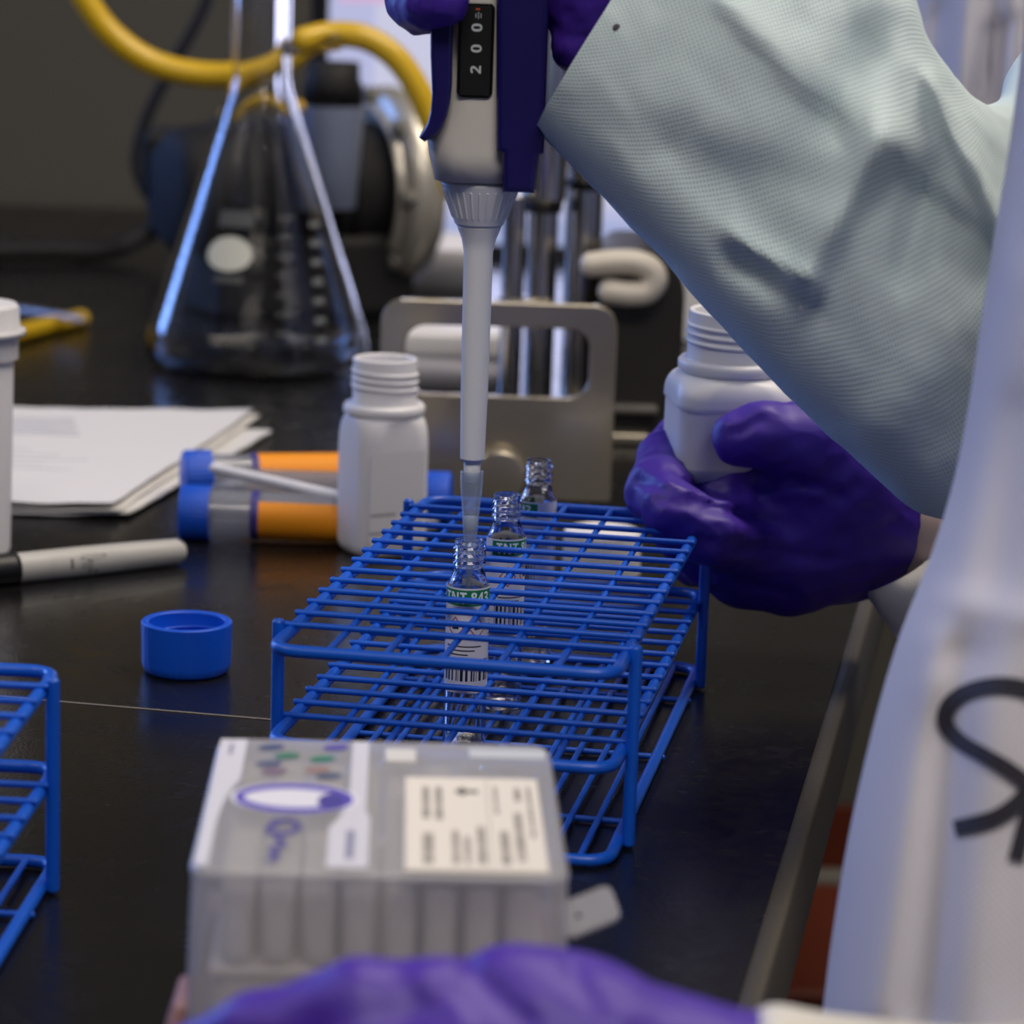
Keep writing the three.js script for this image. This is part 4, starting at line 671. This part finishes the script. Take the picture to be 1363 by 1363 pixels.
  part(p, 'wrist', bodyMesh([{ pts: C(B, [[1130, 695, 0.0215, 0.004], [1215, 712, 0.0225, 0.006], [1330, 760, 0.026, 0.01]]) }], 0.003), M.skin, 'bare wrist');
  const st2 = [[1190, 766, -40, 22, B - 0.004, 0.026], [1250, 786, -56, 62, B - 0.006, 0.036], [1400, 880, -70, 150, B + 0.01, 0.05], [1600, 900, -40, 240, B + 0.05, 0.07]];
  part(p, 'gown_cuff', loft(sleeveRings(st2, 30, 60), true), M.gownCream, 'cream gown cuff at the wrist');
  // torso gown seen past the raised sleeve
  const tor = [[1760, -760, -100, 0, 1.5, 0.06], [1755, -740, -260, 0, 1.5, 0.13], [1750, -640, -480, 0, 1.5, 0.13], [1730, -300, -500, 0, 1.5, 0.13], [1730, 0, -522, 0, 1.5, 0.13], [1730, 170, -530, 0, 1.5, 0.13], [1750, 500, -530, 0, 1.5, 0.13], [1790, 1000, -530, 0, 1.5, 0.13], [1830, 1700, -560, 0, 1.5, 0.13]];
  const tr = sleeveRings(tor, 110, 150); drape(tr, [[1290, -20, 1275, 160, 14, 0.014], [1330, 40, 1305, 150, 12, -0.012], [1345, -20, 1350, 170, 14, 0.012], [1250, 20, 1240, 160, 12, -0.008]]);
  part(p, 'gown_front', loft(tr, true, true), M.gownPlain, 'lavender white gown front');
}
{
  // the white square bottle held in that hand
  const B = 1.172, base = Dp(964, 632, B), o = thing('reagent_bottle', 'open square white plastic bottle held in a purple gloved hand', 'bottle', base); o.rotation.set(0.03, 0.14, -0.01);
  const s = B / F, H = 222 * s;
  squareBottle(158 * s, 106 * s, 140 * s, 59 * s, 70 * s, H, 0.011, M.whitePlastic, o, [28 * s, 98 * s]);
}
{
  // the neighbour close to the camera
  const D0 = 0.79, p = thing('person', 'person in white gown with marker writing steadying the tip box', 'person', V3(0.28, FLOOR_Y, -0.82));
  const st = [[1960, -620, -90, 0, D0, 0.05], [1950, -600, -160, 0, D0, 0.05], [1930, -540, -420, 0, D0, 0.09], [1920, -440, -530, 0, D0, 0.1], [1905, -250, -522, 0, D0, 0.1], [1895, 0, -518, 0, D0, 0.1], [1900, 150, -540, 0, D0, 0.1], [1890, 300, -555, 0, D0, 0.1], [1880, 420, -562, 0, D0, 0.1], [1870, 600, -582, 0, D0, 0.1], [1860, 730, -608, 0, D0, 0.1], [1850, 860, -648, 0, D0, 0.1], [1840, 1000, -678, 0, D0, 0.1], [1830, 1160, -702, 0, D0, 0.1], [1820, 1380, -722, 0, D0, 0.1], [1810, 1700, -740, 0, D0, 0.1], [1810, 2600, -750, 0, D0, 0.1], [1810, 4600, -750, 0, D0, 0.1]];
  const rings = sleeveRings(st, 260, 190, 2.4);
  drape(rings, [[1345, 380, 1255, 900, 40, 0.005], [1235, 860, 1165, 1340, 34, 0.006], [1275, 880, 1220, 1340, 30, -0.006], [1320, 850, 1290, 1400, 46, 0.005], [1350, 560, 1310, 860, 34, -0.004], [1225, 790, 1420, 830, 22, 0.0022]]);
  rings.forEach((r) => r.forEach((q) => q.addScaledVector(V3(0, 0, 1), 0.0012 * noise3(q.x * 30, q.y * 14, q.z * 30))));
  const gm = part(p, 'gown_body', loft(rings, true, true), M.gownPlain, 'white gown close to the camera');
  const strokes = [[[1400, 935], [1363, 916], [1325, 912], [1285, 922], [1262, 940], [1258, 962], [1275, 985], [1310, 1006], [1345, 1026], [1368, 1048], [1352, 1070], [1325, 1088], [1295, 1097], [1270, 1103]], [[1376, 1060], [1364, 1100], [1352, 1145]]];
  strokes.forEach((pts) => {
    const cv = new THREE.CatmullRomCurve3(pts.map(([x, y]) => V3(x, y, 0))), n = 60, L = [], R = [];
    for (let i = 0; i <= n; i++) { const q = cv.getPoint(i / n), t = cv.getTangent(i / n), w = 11; for (const [arr, sg] of [[L, 1], [R, -1]]) { const h = raycastPx(gm, q.x - t.y * w * sg, q.y + t.x * w * sg); if (h) arr.push(h.addScaledVector(camera.position.clone().sub(h).normalize(), 0.0012)); } }
    const k = Math.min(L.length, R.length); if (k > 2) part(p, 'marker_writing', loft([L.slice(0, k), R.slice(0, k)], false), M.ink, 'black handwritten marker stroke');
  });
  // hand on the tip box
  const T = 0.615;
  const hand = [
    { k: 0.008, pts: C(T, [[730, 1385, 0.0165, 0.004], [665, 1364, 0.0138, 0.001], [590, 1347, 0.0106, -0.002], [480, 1346, 0.0101, -0.004], [345, 1384, 0.0092, 0.0], [235, 1425, 0.008, 0.01]]) },
    { k: 0.006, pts: C(T, [[740, 1440, 0.0165, -0.004], [610, 1430, 0.0106, -0.014], [490, 1445, 0.0101, -0.014], [360, 1490, 0.0092, -0.006]]) },
    { k: 0.006, pts: C(T, [[760, 1490, 0.0165, -0.004], [640, 1520, 0.0104, -0.016], [520, 1545, 0.0098, -0.014], [420, 1580, 0.009, -0.004]]) },
    { k: 0.006, pts: C(T, [[790, 1540, 0.015, 0.0], [690, 1600, 0.0095, -0.01], [600, 1625, 0.009, -0.006], [520, 1650, 0.008, 0.0]]) },
    { k: 0.012, pts: C(T, [[720, 1392, 0.0175, 0.002], [800, 1420, 0.0185, 0.0], [890, 1455, 0.019, 0.0], [1000, 1500, 0.021, 0.0]]) },
    { k: 0.012, pts: C(T, [[760, 1500, 0.017, 0.0], [880, 1520, 0.02, 0.0], [1000, 1520, 0.022, 0.0]]) },
    { k: 0.01, pts: C(T, [[860, 1450, 0.017, 0.012], [800, 1410, 0.0118, 0.028], [770, 1390, 0.0105, 0.036]]) },
  ];
  const folds = [[625, 1290, 700, 1363, 16, -0.002], [560, 1300, 620, 1363, 14, 0.001], [760, 1290, 800, 1363, 14, -0.001]];
  glove(p, hand, 0.0016, 0.0006, M.glove, 0.006, 60, (q) => { const [x, y] = proj(q); let s = 0; for (const [x0, y0, x1, y1, w, a] of folds) { const lx = x1 - x0, ly = y1 - y0, t = Math.max(0, Math.min(1, ((x - x0) * lx + (y - y0) * ly) / (lx * lx + ly * ly))), d = Math.hypot(x - x0 - t * lx, y - y0 - t * ly); s += a * Math.exp(-d * d / (w * w)); } return -s; });
  const st2 = [[970, 1470, -40, 120, T, 0.026], [1010, 1480, -30, 140, T, 0.03], [1100, 1520, -30, 165, T + 0.01, 0.036], [1300, 1580, -30, 210, T + 0.06, 0.045], [1550, 1600, 0, 260, T + 0.16, 0.06]];
  part(p, 'gown_sleeve', loft(sleeveRings(st2, 30, 60), true), M.gownCream, 'cream gown cuff above the glove');
}
renderer.render(scene, camera);
